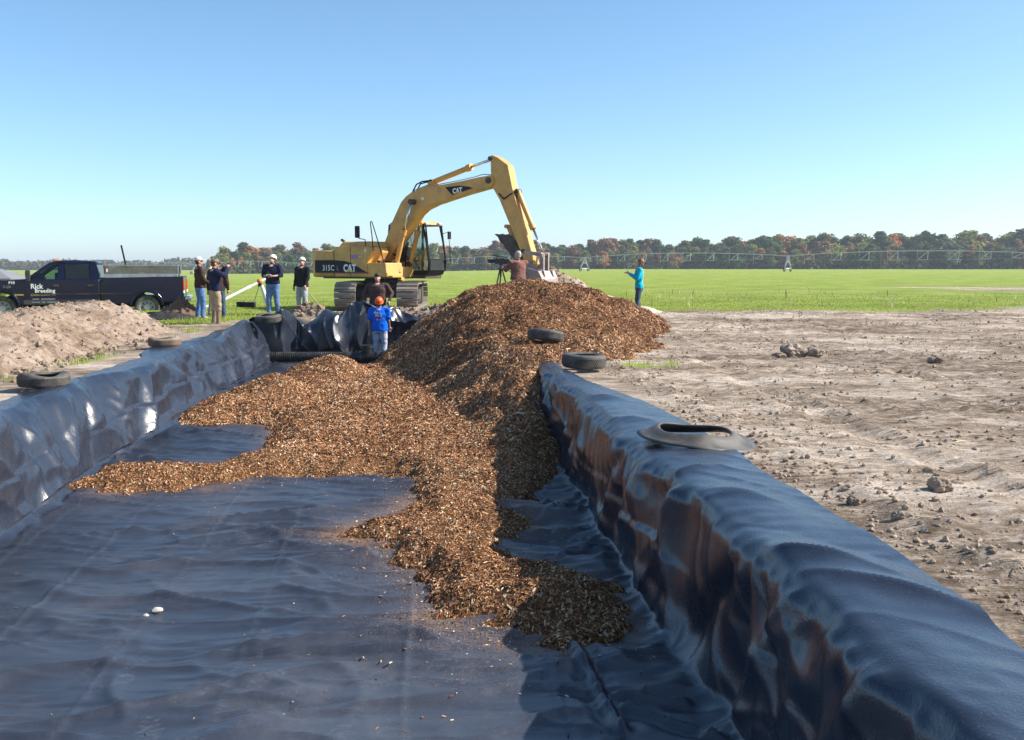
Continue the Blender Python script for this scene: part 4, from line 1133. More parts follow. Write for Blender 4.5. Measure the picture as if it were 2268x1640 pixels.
# ---- boom
boom_o = [(.05, 1.62), (.02, 1.82), (.16, 2.06), (.57, 2.81), (1.09, 3.63), (1.30, 3.78), (1.59, 3.91), (2.23, 4.07), (2.56, 4.05), (3.6, 4.15), (4.74, 4.28), (4.88, 4.18), (4.88, 4.02), (4.80, 3.93), (3.68, 3.73), (2.41, 3.45), (1.98, 3.30), (1.74, 3.14), (1.53, 2.9), (1.12, 2.46), (.76, 2.08), (.34, 1.62), (.2, 1.55)]
mb = MB(); mb.poly_prism(boom_o, -.21, .21)
boom = mb.build('boom', m_yellow, exc, U, bevel=.018)
for (x_, z_, r_) in ((.15, 1.73, .12), (1.62, 3.56, .09), (4.68, 4.12, .10)):
    mb = MB(); mb.tube([(x_, -.25, z_), (x_, .25, z_)], r_, 18); mb.build('pivot_pin', m_mudsteel, boom, U)
mb = MB(); mb.tube([(1.98, -.222, 3.66), (1.98, .222, 3.66)], .055, 16); mb.build('lifting_eye', m_white, boom, U)
mb = MB(); mb.poly_prism([(2.94, 3.985), (3.5, 4.01), (3.9, 3.96), (4.09, 3.90), (3.25, 3.715), (3.1, 3.83)], -.216, -.212); bd = mb.build('black_decal', m_black, boom, U)
mb = MB(); mb.poly_prism([(3.22, 3.735), (3.26, 3.725), (4.07, 3.895), (4.04, 3.915)], -.220, -.216); mb.build('red_stripe', m_red, bd, U)
text_mesh('lettering', 'CAT', .23, m_decal_white, bd, (3.25, -.219, 3.765), (1, 0, .07), (-.07, 0, 1), .011, U, sx=.86)
mb = MB(); mb.poly_prism([(3.34, 3.765), (3.55, 3.78), (3.44, 3.85)], -.226, -.222); mb.build('logo_triangle', m_decal_yellow, bd, U)
# hydraulic lines along the boom's back
for q, off in enumerate((.10, .0)):
    mb = MB(); mb.tube([(.45, -.12 + off, 2.75), (.98, -.12 + off, 3.58), (1.2, -.12 + off, 3.76), (1.58, -.12 + off, 3.96), (2.2, -.12 + off, 4.12)], .018, 6); mb.build('hydraulic_line', m_steel, boom, U)
mb = MB(); mb.tube([(1.5, -.14, 3.92), (1.66, -.14, 4.14), (1.9, -.14, 4.22), (2.3, -.14, 4.24)], .024, 8); mb.tube([(1.6, -.05, 3.95), (1.76, -.05, 4.16), (2.0, -.05, 4.2), (2.3, -.05, 4.2)], .024, 8); mb.build('hydraulic_hose', m_black, boom, U, smooth=True)
mb = MB(); mb.tube([(2.5, -.16, 4.08), (3.4, -.16, 4.17), (4.1, -.16, 4.26), (4.4, -.16, 4.32), (4.72, -.16, 4.30)], .016, 6); mb.tube([(2.5, .1, 4.08), (3.4, .1, 4.17), (4.1, .1, 4.26), (4.72, .1, 4.30)], .016, 6); mb.build('hydraulic_line', m_steel, boom, U)
def cylinder(name, a, b_, c, r, par=None, gl=True):
    """barrel a->b, rod b->c"""
    a, b_, c = Vector(a), Vector(b_), Vector(c)
    mb = MB(); mb.tube([a, b_], r, 16); d = (b_ - a).normalized()
    mb.tube([b_ - d * .16, b_ + d * .02], r * 1.28, 16); mb.tube([a - d * .02, a + d * .10], r * 1.1, 16)
    o = mb.build(name, m_yellow, par or exc, U, auto=True)
    mb = MB(); mb.tube([b_, c], r * .52, 12); mb.build('rod', m_chrome, o, U, smooth=True)
    mb = MB(); ax = Vector((0, 1, 0)) * r * 1.3; mb.tube([c - ax, c + ax], r * 1.05, 14); mb.tube([a - ax, a + ax], r * 1.05, 14); mb.build('end_eye', m_mudsteel, o, U)
for s_ in (-1, 1):
    cylinder('boom_cylinder', (.93, s_ * .36, 1.52), (1.28, s_ * .36, 2.62), (1.62, s_ * .34, 3.56), .082)
cylinder('stick_cylinder', (2.24, 0, 4.19), (3.83, 0, 4.60), (4.72, 0, 4.80), .088)
mb = MB(); mb.poly_prism([(2.05, 4.0), (2.5, 4.03), (2.3, 4.26), (2.18, 4.26)], -.12, -.08); mb.poly_prism([(2.05, 4.0), (2.5, 4.03), (2.3, 4.26), (2.18, 4.26)], .08, .12); mb.build('cylinder_bracket', m_yellow, boom, U)
mb = MB(); mb.poly_prism([(.6, 1.42), (1.05, 1.42), (1.02, 1.60), (.85, 1.66)], -.44, -.40); mb.poly_prism([(.6, 1.42), (1.05, 1.42), (1.02, 1.60), (.85, 1.66)], .40, .44); mb.poly_prism([(-.2, 1.1), (.5, 1.1), (.36, 1.8), (.05, 1.88)], -.32, -.24); mb.poly_prism([(-.2, 1.1), (.5, 1.1), (.36, 1.8), (.05, 1.88)], .24, .32); mb.box((.75, 0, 1.24), (.6, .86, .36)); mb.build('boom_foot_bracket', m_yellow, exc, U, bevel=.015)
# hoses between house and boom
for k in range(3):
    mb = MB(); mb.tube([(.2 + .1 * k, -.1 + .08 * k, 2.0), (.75, -.1 + .08 * k, 1.75), (1.02, -.1 + .08 * k, 1.9), (1.10, -.1 + .08 * k, 2.25)], .025, 8); mb.build('hydraulic_hose', m_black, exc, U, smooth=True)
# ---- stick
stick_o = [(4.72, 4.86), (4.80, 4.90), (5.02, 4.80), (5.38, 4.56), (5.53, 3.95), (5.60, 3.72), (5.86, 2.95), (6.17, 2.1), (6.30, 1.75), (6.36, 1.50), (6.24, 1.36), (6.05, 1.42), (5.99, 1.62), (5.60, 2.44), (5.06, 3.52), (4.78, 3.92), (4.74, 4.12)]
mb = MB(); mb.poly_prism(stick_o, -.165, .165); stick = mb.build('stick', m_yellow, exc, U, bevel=.015)
for (x_, z_) in ((4.72, 4.80), (6.18, 1.48), (5.98, 1.90)):
    mb = MB(); mb.tube([(x_, -.22, z_), (x_, .22, z_)], .065, 14); mb.build('pivot_pin', m_mudsteel, stick, U)
mb = MB(); mb.poly_prism([(5.52, 3.66), (5.66, 3.84), (5.72, 3.78), (5.66, 3.5)], -.11, -.07); mb.poly_prism([(5.52, 3.66), (5.66, 3.84), (5.72, 3.78), (5.66, 3.5)], .07, .11); mb.build('cylinder_bracket', m_mudsteel, stick, U)
mb = MB(); mb.tube([(5.05, -.18, 3.7), (5.25, -.2, 3.52), (5.5, -.18, 3.66), (5.64, -.12, 3.72)], .022, 8); mb.build('hydraulic_hose', m_black, stick, U, smooth=True)
cylinder('bucket_cylinder', (5.66, 0, 3.74), (6.22, 0, 2.60), (6.62, 0, 1.80), .078)
mb = MB()
for s_ in (-1, 1):
    mb.poly_prism([(5.94, 1.94), (6.58, 1.86), (6.72, 1.82), (6.70, 1.72), (6.56, 1.74), (5.96, 1.84)], s_ * .20 - .02, s_ * .20 + .02)
mb.build('guide_link', m_worn, exc, U)
mb = MB()
for s_ in (-1, 1): mb.poly_prism([(6.60, 1.86), (6.72, 1.82), (6.72, 1.2), (6.58, 1.2)], s_ * .13 - .03, s_ * .13 + .03)
mb.tube([(6.64, -.24, 1.80), (6.64, .24, 1.80)], .06, 14); mb.tube([(6.65, -.3, 1.22), (6.65, .3, 1.22)], .06, 14)
mb.build('bucket_link', m_worn, exc, U)
# ---- bucket: ears, shell and toothed lip
mb = MB()
sh = [(6.12, 1.36), (6.30, 1.40), (6.72, 1.30), (6.86, 1.05), (6.88, .72), (6.74, .46), (6.48, .30), (6.16, .26), (5.86, .36), (5.74, .52), (5.80, .60), (6.2, .48), (6.5, .56), (6.68, .78), (6.66, 1.02), (6.48, 1.20), (6.14, 1.24)]
for y_ in (-.46, .42): mb.poly_prism([(6.12, 1.36), (6.30, 1.40), (6.72, 1.30), (6.86, 1.05), (6.88, .72), (6.74, .46), (6.48, .30), (6.16, .26), (5.86, .36), (5.74, .52), (5.86, .85)], y_, y_ + .04)
bk = mb.build('bucket', m_worn, exc, U, bevel=.01)
mb = MB(); mb.poly_prism([(6.62, 1.30), (6.72, 1.30), (6.86, 1.05), (6.88, .72), (6.74, .46), (6.48, .30), (6.16, .26), (5.86, .36), (5.74, .52), (5.80, .56), (6.16, .32), (6.46, .36), (6.68, .50), (6.82, .74), (6.80, 1.03)], -.42, .42); mb.build('bucket_shell', m_worn, bk, U)
for s_ in (-1, 1):
    mb = MB(); mb.poly_prism([(6.08, 1.56), (6.20, 1.62), (6.36, 1.50), (6.60, 1.36), (6.80, 1.30), (6.84, 1.18), (6.82, .86), (6.70, .90), (6.60, 1.1), (6.1, 1.3)], s_ * .24 - .025, s_ * .24 + .025); mb.build('bucket_ear', m_worn, bk, U, bevel=.008)
for k in range(4):
    mb = MB(); mb.hexa([(5.82, -.36 + .24 * k - .05, .36), (5.82, -.36 + .24 * k + .05, .36), (5.82, -.36 + .24 * k + .05, .46), (5.82, -.36 + .24 * k - .05, .46), (5.58, -.36 + .24 * k - .03, .56), (5.58, -.36 + .24 * k + .03, .56), (5.59, -.36 + .24 * k + .03, .58), (5.59, -.36 + .24 * k - .03, .58)]); mb.build('bucket_tooth', m_worn, bk, U)
# ---- thumb folded against the stick
mb = MB()
edge_ = [(6.08, 1.36), (5.98, 1.62), (5.62, 2.28), (5.46, 2.40)]
top_ = [(5.30, 2.42), (5.18, 2.45), (5.06, 2.43), (4.98, 2.45), (4.88, 2.44)]
jag = []
for k in range(11):
    t = k / 10.; x_, z_ = 4.88 + t * 1.02, 2.44 - t * 1.12
    jag.append((x_ + (.035 if k % 2 else 0), z_ + (.02 if k % 2 else 0)))
pts_ = edge_ + top_ + jag[1:] + [(5.95, 1.30)]
for s_ in (-1, 1): mb.poly_prism(pts_, s_ * .16 - .02, s_ * .16 + .02)
mb.poly_prism([(5.40, 2.3), (5.48, 2.38), (5.98, 1.62), (5.9, 1.56)], -.14, .14)
th = mb.build('thumb', m_mudsteel, exc, U)
mb = MB(); mb.poly_prism([(5.24, 2.68), (5.34, 2.72), (5.66, 2.05), (5.58, 2.0)], -.06, .06); mb.tube([(5.27, -.12, 2.68), (5.27, .12, 2.68)], .06, 12); mb.build('thumb_strut', m_yellow, th, U)

# ================================================================== PICKUP TRUCK
m_navy = pm('navy_truck_paint', (0.006, 0.008, 0.026), .2, 0, .1, 3, spec=.3, coat=.25)
m_navy_low = pm('dark_lower_paint', (0.018, 0.018, 0.028), .35, 0, .2, 3, dirt=(0.2, 0.16, 0.13), dirt_amt=.35)
m_wheel = pm('steel_wheel', (0.33, 0.33, 0.34), .4, .6, .15, 6)
m_tail = pm('tail_lamp_red', (0.55, 0.02, 0.02), .15, 0, .1, 6)
m_amber = pm('amber_lamp', (0.6, 0.2, 0.03), .2, 0, .1, 6)
m_alu = pm('tread_plate_aluminium', (0.60, 0.58, 0.56), .30, .9, .2, 5, dirt=(0.3, 0.2, 0.13), dirt_amt=.25)
m_gold = pm('gold_lettering', (0.50, 0.34, 0.06), .5, 0, .1, 6)
truck = empty('pickup_truck', (-12.38, 34.0, -.16), math.radians(180 + 15))
tag(truck, 'dark navy crew-cab pickup truck parked behind the spoil heap', 'pickup truck')
AR = .44
def arch(cx, z0, n=9): return [(cx + AR * math.cos(math.radians(180 * k / (n - 1))), z0 + AR * math.sin(math.radians(180 * k / (n - 1))) * 1.0) for k in range(n)]
hw = 1.0
a0 = [p for p in arch(0, .46)][::-1]; a1 = [p for p in arch(4.38, .46)][::-1]
# cab and front body
prof = [(1.43, .52)] + [(3.90, .50)] + [p for p in a1 if p[1] >= .5] + [(4.86, .56), (5.26, .60), (5.30, 1.0), (5.22, 1.20), (4.6, 1.29), (3.80, 1.33), (3.70, 1.34), (1.43, 1.34)]
mb = MB(); mb.poly_prism(prof, -hw, hw); body = mb.build('body', m_navy, truck, bevel=.05, auto=True)
bedp = [(-1.18, .62), (-.46, .56)] + [p for p in a0 if p[1] >= .5] + [(.48, .52), (1.37, .52), (1.37, 1.38), (-1.18, 1.42)]
mb = MB()
for s_ in (-1, 1): mb.poly_prism(bedp, s_ * hw, s_ * (hw - .10))
mb.box((-1.15, 0, 1.0), (.06, 1.84, .80)); mb.box((1.34, 0, 1.0), (.05, 1.84, .72)); mb.box((.1, 0, .78), (2.5, 1.84, .06))
bed = mb.build('cargo_bed', m_navy, truck, bevel=.03, auto=True)
for (cx, nm) in ((0, 'fender_flare'), (4.38, 'fender_flare')):
    mb = MB()
    pts = [(cx + .50 * math.cos(math.radians(a)), hw + .015, .47 + .50 * math.sin(math.radians(a))) for a in range(0, 181, 15)]
    mb.tube(pts, .035, 8, ell=(1.0, .5)); mb.build(nm, m_navy, bed if cx == 0 else body)
for s_ in (-1, 1):
    mb = MB(); mb.box((2.6, s_ * (hw - .02), .60), (2.3, .05, .16)); mb.build('rocker_panel', m_navy_low, body, bevel=.02)
def wheel(cx, sy):
    c = (cx, sy * .84, .40)
    R_ = Matrix.Rotation(math.pi / 2, 3, 'X')
    mb = MB(); mb.lathe([(.25, -.13), (.34, -.135), (.385, -.12), (.40, -.08), (.40, .08), (.385, .12), (.34, .135), (.25, .13)], c, 28, R_, closed=True)
    w = mb.build('wheel', m_rubber, truck, smooth=True)
    mb = MB(); mb.lathe([(.05, .11), (.10, .115), (.13, .07), (.20, .06), (.215, .10), (.25, .12), (.255, -.1), (.0, -.1)], c, 28, Matrix.Rotation(-sy * math.pi / 2, 3, 'X')); rm = mb.build('rim', m_wheel, w, auto=True)
    for k in range(8):
        a = 2 * math.pi * k / 8
        mb = MB(); mb.lathe([(.022, -.01), (.024, .01), (.0, .012)], (cx + .165 * math.cos(a), c[1] + sy * .069, .40 + .165 * math.sin(a)), 10, Matrix.Rotation(-sy * math.pi / 2, 3, 'X')); mb.build('rim_hole', m_black, rm)
for cx in (0, 4.38):
    for sy in (-1, 1): wheel(cx, sy)
# greenhouse: y half-width at sill .96 and at roof .74
def gp(x, z, s=1):
    t = (z - 1.33) / (1.93 - 1.33); return (x, s * (.965 - .20 * t), z)
mb = MB()
rf = [(1.52, 1.86), (1.62, 1.92), (2.2, 1.955), (2.78, 1.935), (2.96, 1.86)]
for i in range(len(rf) - 1):
    (x0, z0), (x1, z1) = rf[i], rf[i + 1]
    mb.hexa([gp(x0, z0 - .05, -1), gp(x1, z1 - .05, -1), gp(x1, z1 - .05, 1), gp(x0, z0 - .05, 1), (x0, -.70, z0 + .005), (x1, -.70, z1 + .005), (x1, .70, z1 + .005), (x0, .70, z0 + .005)])
roof = mb.build('roof', m_navy, truck, auto=True)
def pillar(n, pts):
    for s_ in (-1, 1):
        mb = MB(); q = [gp(x, z, s_) for (x, z) in pts]
        q2 = [(p[0], p[1] - s_ * .07, p[2]) for p in q]
        mb.bm.faces.new([mb.bm.verts.new(v) for v in q]); 
        A = [v for v in mb.bm.verts]; B = [mb.bm.verts.new(v) for v in q2]; mb.bm.faces.new(B[::-1])
        k_ = len(q)
        for i in range(k_): mb.bm.faces.new((A[i], A[(i + 1) % k_], B[(i + 1) % k_], B[i]))
        mb.build(n, m_navy, body)
pillar('windscreen_pillar', [(3.70, 1.33), (3.58, 1.33), (2.82, 1.84), (2.82, 1.90), (2.96, 1.88)])
pillar('door_pillar', [(2.72, 1.33), (2.50, 1.33), (2.50, 1.90), (2.70, 1.90)])
pillar('rear_pillar', [(1.72, 1.33), (1.43, 1.33), (1.50, 1.70), (1.56, 1.90), (1.76, 1.90)])
pillar('window_header', [(2.86, 1.82), (1.70, 1.82), (1.70, 1.90), (2.86, 1.90)])
def tpane(n, pts, mat):
    mb = MB(); mb.slab(pts, .006); return mb.build(n, mat, truck)
for s_ in (-1, 1):
    tpane('front_door_window', [gp(3.54, 1.34, s_ * .985), gp(2.74, 1.34, s_ * .985), gp(2.72, 1.82, s_ * .985), gp(2.86, 1.81, s_ * .985)], m_glass)
    tpane('rear_door_window', [gp(2.48, 1.35, s_ * .985), gp(1.74, 1.35, s_ * .985), gp(1.78, 1.81, s_ * .985), gp(2.48, 1.82, s_ * .985)], m_tint)
tpane('windscreen', [(3.66, -.90, 1.34), (3.66, .90, 1.34), (2.95, .74, 1.87), (2.95, -.74, 1.87)], m_glass)
tpane('rear_window', [(1.46, -.85, 1.38), (1.46, .85, 1.38), (1.54, .72, 1.85), (1.54, -.72, 1.85)], m_glass)
for x_ in (3.0, 1.95):
    for y_ in (-.45, .45):
        mb = MB(); mb.box((x_ - .25, y_, 1.25), (.18, .5, .6)); mb.box((x_ - .28, y_, 1.62), (.1, .26, .18)); mb.build('seat', m_black, truck, bevel=.04)
mb = MB(); mb.lathe([(.17, -.015), (.19, 0), (.17, .015), (.155, 0)], (3.22, .42, 1.45), 18, Matrix.Rotation(math.radians(60), 3, 'Y'), closed=True); mb.build('steering_wheel', m_black, truck)
mb = MB(); mb.box((3.5, 0, 1.32), (.3, 1.7, .12)); mb.build('dashboard', m_black, truck, bevel=.03)
# doors: seams, handles
for (x_, nm) in ((2.62, 'x'), (3.66, 'x'), (1.62, 'x')):
    mb = MB(); mb.box((x_, hw + .001, .95), (.012, .006, .74)); mb.build('door_seam', m_black, body)
for x_ in (2.76, 1.72):
    mb = MB(); mb.box((x_, hw + .015, 1.13), (.17, .035, .06)); mb.build('door_handle', m_navy_low, body, bevel=.015)
mb = MB(); mb.box((1.9, hw + .004, .86), (4.0 - 1.2, .012, .03)); mb.build('body_moulding', m_navy_low, body)
for s_ in (1, -1):
    mb = MB(); mb.tube([(3.52, s_ * .98, 1.42), (3.54, s_ * 1.16, 1.44)], .03, 8); mb.box((3.54, s_ * 1.22, 1.46), (.12, .17, .34)); mo = mb.build('door_mirror', m_navy_low, body, bevel=.03)
    mb = MB(); mb.box((3.605, s_ * 1.22, 1.50), (.02, .12, .16)); mb.build('mirror_lamp', m_amber, mo, bevel=.01)
for y_ in (-.55, -.2, 0, .2, .55):
    mb = MB(); mb.ellipsoid((2.86, y_, 1.955), (.07, .045, .025)); mb.build('roof_marker_lamp', m_amber, roof, smooth=True)
for s_ in (-1, 1):
    mb = MB(); mb.box((-1.17, s_ * .93, 1.13), (.06, .15, .38)); mb.build('tail_lamp', m_tail, bed, bevel=.03)
    mb = MB(); mb.box((-1.175, s_ * .93, .90), (.06, .15, .10)); mb.build('reversing_lamp', m_white, bed, bevel=.02)
    mb = MB(); mb.box((5.27, s_ * .75, 1.02), (.08, .38, .2)); mb.build('headlamp', m_chrome, body, bevel=.03)
mb = MB(); mb.box((-1.30, 0, .66), (.22, 1.9, .20)); mb.build('rear_bumper', m_chrome, truck, bevel=.05)
mb = MB(); mb.box((5.36, 0, .66), (.18, 1.96, .24)); mb.build('front_bumper', m_chrome, truck, bevel=.05)
mb = MB(); mb.tube([(-.9, 0, .5), (4.6, 0, .5)], .12, 8); mb.box((0, 0, .40), (.12, 1.4, .12)); mb.box((4.38, 0, .40), (.12, 1.4, .12)); mb.build('chassis', m_black, truck)
# lettering on the driver's side
yT = hw + .004
text_mesh('lettering', 'Rick', .22, m_decal_white, body, (3.52, yT, 1.04), (-1, 0, 0), (0, 0, 1), .005, sx=.95)
text_mesh('lettering', 'Breeding', .18, m_decal_white, body, (3.40, yT, .91), (-1, 0, 0), (0, 0, 1), .004, sx=.90, spacing=1.05)
text_mesh('lettering', 'Construction, Inc.', .11, m_gold, body, (3.54, yT, .80), (-1, 0, .03), (0, 0, 1), .001, shear=.3, sx=.95)
text_mesh('lettering', 'P10', .12, m_decal_white, body, (4.16, yT, 1.19), (-1, 0, 0), (0, 0, 1), .003)
text_mesh('badge', 'F-250', .11, m_wheel, body, (4.32, yT, 1.06), (-1, 0, 0), (0, 0, 1), .003, sx=.9)
for (z_, segs) in ((.70, ((3.48, .20), (3.22, .42))), (.60, ((3.50, .24), (3.20, .10), (3.05, .3)))):
    for (x_, l_) in segs:
        mb = MB(); mb.box((x_ - l_ / 2, yT, z_), (l_, .004, .035)); mb.build('small_print', m_wheel, body)
mb = MB(); mb.box((3.86, yT, .84), (.26, .006, .04)); mb.build('side_badge', m_gold, body)

# aluminium tool boxes carried in the bed (a load, so things of their own)
m_box = pm('box_metal_painted_reflection', (0.36, 0.34, 0.33), .28, .9, .35, 2.5, dirt=(0.16, 0.13, 0.11), dirt_amt=.5)  # darker, warmer metal: a dark ground reflection painted into the colour
def truck_pt(x, y, z): return truck.matrix_basis @ Vector((x, y, z))
bpy.context.view_layer.update()
def toolbox(y_, lab):
    t = empty('tool_box', truck_pt(.15, y_, 1.40), math.radians(195)); tag(t, lab, 'tool box', 'tool boxes on the truck bed')
    mb = MB(); mb.box((0, 0, .03), (2.28, .42, .16)); lo = mb.build('diamond_plate_base', m_alu, t, bevel=.01)
    mb = MB()
    for i in range(54):
        for j in range(3):
            x_ = -1.1 + i * .0415; z_ = -.02 + j * .05
            mb.box((x_, .2125, z_), (.026, .006, .010), Matrix.Rotation(math.radians(45 if (i + j) % 2 else -45), 4, 'Y'))
    ck = mb.build('raised_tread', m_alu, lo); ck['kind'] = 'stuff'
    mb = MB(); mb.hexa([(-1.16, -.20, .11), (1.16, -.20, .11), (1.16, .17, .11), (-1.16, .17, .11), (-1.16, -.2, .37), (1.16, -.2, .37), (1.16, .195, .37), (-1.16, .195, .37)]); mb.build('box_front', m_box, t, bevel=.01)
    mb = MB(); mb.box((0, -.03, .385), (2.36, .40, .03)); mb.build('lid', m_alu, t, bevel=.008)
    mb = MB(); mb.box((0, .20, .12), (.22, .03, .05)); mb.build('latch', m_steel, t)
    for x_, m_ in ((1.10, m_tail), (1.06, m_white)):
        mb = MB(); mb.box((x_, .20, .22 if m_ is m_white else .30), (.05, .02, .12 if m_ is m_white else .06)); mb.build('reflector', m_, t)
toolbox(.72, 'long tread-plate tool box on the near rail of the pickup bed')
toolbox(-.72, 'tread-plate tool box on the far rail of the pickup bed')
pole_o = MB(); pole_o.tube([(0, 0, 0), (.08, .0, .35), (.21, 0, .98)], .022, 8)
po = pole_o.build('dark_pole', m_black); po.location = truck_pt(.60, -.3, 1.0); po.rotation_euler = (0, 0, math.radians(195)); 
po.scale = (1.3, 1.3, 1.5)
tag(po, 'dark pole leaning up out of the pickup truck bed', 'pole')

# ================================================================== TYRES
def tyre_mesh(R_, W, rin, sag=.0, tread=True, seed=0):
    prof = [(rin, -W * .36), (rin + .012, -W * .44), ((R_ + rin) / 2, -W * .52), (R_ * .93, -W * .47), (R_ * .985, -W * .38), (R_, -W * .2), (R_, 0), (R_, W * .2), (R_ * .985, W * .38), (R_ * .93, W * .47), ((R_ + rin) / 2, W * .52), (rin + .012, W * .44), (rin, W * .36), (rin + .03, W * .33), ((R_ + rin) / 2, W * .42), (R_ * .9, W * .34), (R_ * .94, 0), (R_ * .9, -W * .34), ((R_ + rin) / 2, -W * .42), (rin + .03, -W * .33)]
    mb = MB(); mb.lathe(prof, (0, 0, W * .52), 44, closed=True)
    for v in mb.bm.verts:
        a = math.atan2(v.co.y, v.co.x)
        v.co.z += sag * math.sin(a * 2 + seed) * (v.co.z / W) + sag * .5 * math.sin(a * 3 + seed * 2)
    return mb
def tyre(loc, R_, W, rin, lab, rot=(0, 0, 0), mat=None, sag=.0, seed=0, grooves=True):
    t = empty('tyre', loc); t.rotation_euler = rot
    tag(t, lab, 'tyre', 'tyres holding the liner down')
    o = tyre_mesh(R_, W, rin, sag, seed=seed).build('carcass', mat or m_rubber, t, smooth=True)
    if grooves:
        mb = MB()
        for j, zz in enumerate((.30, .44, .58, .72)):
            for k in range(56):
                a = 2 * math.pi * (k + .5 * (j % 2)) / 56
                mb.box((math.cos(a) * (R_ + .001), math.sin(a) * (R_ + .001), W * (zz + .01)), (.014, 2 * math.pi * R_ / 56 * .72, W * .105), Matrix.Rotation(a, 4, 'Z'))
        tb = mb.build('tread_blocks', mat or m_rubber, o); tb['kind'] = 'stuff'
    return t
gz = lambda x, y: float(field_z(np.array([x]), np.array([y]))[0])
tyre((1.10, 15.15, .055), .335, .205, .195, 'black tyre with clear tread lying at the end of the right liner edge', (math.radians(1), math.radians(2), 0))
tyre((.60, 17.9, .245), .325, .19, .19, 'grey dusty tyre half buried in the wood chips', (math.radians(-8), math.radians(9), .3), m_rubber_dusty, 0, 2, True)
tyre((-6.05, 12.75, .05), .31, .17, .18, 'worn split tyre lying on the left liner edge nearest the camera', (0, math.radians(2), .4), m_rubber_dusty, .018, 1, True)
tyre((-6.75, 19.25, .05), .30, .17, .18, 'brown muddy tyre on the left liner edge in front of the spoil heap', (0, 0, .9), pm('muddy_tyre', (0.13, 0.095, 0.07), .85, 0, .3, 8, dirt=(0.30, 0.22, 0.16), dirt_amt=.6), .012, 3, True)
tyre((-6.45, 26.3, .12), .34, .20, .2, 'grey tyre propped on the far left corner of the liner', (math.radians(6), math.radians(-4), .2), m_rubber_dusty, .015, 4, True)
# tyre cut open: a flared sidewall ring, wide below and narrow at the bead
t = empty('cut_tyre', (1.62, 8.72, .075)); t.rotation_euler = (math.radians(1), math.radians(4), 0)
tag(t, 'cut tyre sidewall shaped like a shallow dish weighing down the right liner edge', 'tyre', 'tyres holding the liner down')
mb = MB(); prof = [(.50, -.012), (.515, .0), (.47, .018), (.42, .04), (.385, .072), (.345, .102), (.325, .108), (.31, .10), (.32, .082), (.36, .05), (.40, .022), (.46, .002)]
mb.lathe([(r_, z_ * .8) for (r_, z_) in prof], (0, 0, .0), 56, closed=True)
for v in mb.bm.verts:
    a = math.atan2(v.co.y, v.co.x); r_ = math.hypot(v.co.x, v.co.y)
    f_ = max(0, (r_ - .36) / .15)
    v.co.z += .022 * f_ * math.sin(2 * a + .6) - .03 * f_ * max(0, math.cos(a + .25)) ** 6 + .012 * math.sin(a * 3)
    k_ = 1 + .10 * f_ * max(0, math.cos(a + .3)) ** 8; v.co.x *= k_; v.co.y *= .94
mb.build('sidewall', pm('cut_tyre_rubber', (0.050, 0.047, 0.042), .5, 0, .25, 7, dirt=(0.20, 0.17, 0.13), dirt_amt=.3), t, smooth=True)

# ================================================================== DRAIN PIPE IN THE PIT
m_pipe = pm('black_corrugated_plastic', (0.016, 0.016, 0.018), .42, 0, .3, 8, dirt=(0.2, 0.17, 0.14), dirt_amt=.1)
pipe = empty('drain_pipe', (0, 0, 0)); tag(pipe, 'black corrugated drain pipe lying across the far end of the pit floor', 'drain pipe')
def corr(xa, xb, y_, zc, R_, pitch=.055, name='pipe_length'):
    prof = []; z_ = 0.0
    while z_ < xb - xa:
        prof += [(R_ * .93, z_), (R_ * .93, z_ + pitch * .35), (R_, z_ + pitch * .45), (R_, z_ + pitch * .9)]; z_ += pitch
    mb = MB(); mb.lathe(prof, (xa, y_, zc), 22, Matrix.Rotation(math.pi / 2, 3, 'Y')); return mb.build(name, m_pipe, pipe)
corr(-7.0, -4.25, 26.75, -.845, .145); corr(-3.55, -1.6, 26.78, -.845, .145)
mb = MB(); mb.tube([(-4.27, 26.76, -.845), (-3.53, 26.78, -.845)], .135, 24); mb.build('tee_body', m_pipe, pipe, smooth=False)
for x_ in (-4.20, -4.10, -3.62):
    mb = MB(); mb.tube([(x_ - .03, 26.77, -.845), (x_ + .03, 26.77, -.845)], .168, 24); mb.build('coupling_ring', m_pipe, pipe)
mb = MB(); mb.tube([(-3.92, 26.77, -.80), (-3.92, 26.77, -.56)], .14, 24); mb.tube([(-3.92, 26.77, -.60), (-3.92, 26.77, -.52)], .165, 24); mb.build('riser', m_pipe, pipe)

# ================================================================== LOOSE THINGS NEAR THE MEN
m_orange = pm('orange_plastic', (0.75, 0.16, 0.02), .5, 0, .1, 6)
m_canvas = pm('brown_canvas', (0.16, 0.09, 0.055), .9, 0, .3, 6, bmp=.3)
m_black_cloth = pm('black_geotextile', (0.022, 0.021, 0.02), .8, 0, .3, 6)
mb = MB(); mb.tube([(-10.55, 36.2, .35), (-9.75, 36.9, .82)], .055, 14); mb.tube([(-9.70, 36.95, .85), (-9.0, 37.55, 1.26)], .045, 14); mb.tube([(-9.8, 36.86, .79), (-9.68, 36.97, .865)], .065, 14)
wp = mb.build('white_pipe', m_white, None, auto=True); tag(wp, 'white pipe slanting upward behind the men in hard hats', 'pipe')
mb = MB(); mb.tube([(-11.2, 35.7, .06), (-10.55, 36.2, .35)], .05, 10); mb.build('lower_length', m_white, wp)
po = empty('orange_topped_post', (-9.25, 36.6, .12)); tag(po, 'white leaning post with an orange ball on top beside the slanting pipe', 'post')
mb = MB(); mb.tube([(.30, 0, .0), (.05, 0, .78)], [.105, .06], 14); mb.build('leg', m_white, po)
mb = MB(); mb.tube([(-.30, .1, .05), (-.05, 0, .74)], .014, 6); mb.build('cable', m_steel, po)
mb = MB(); mb.tube([(.0, 0, .74), (-.01, 0, .84)], .075, 12); mb.build('collar', m_black, po)
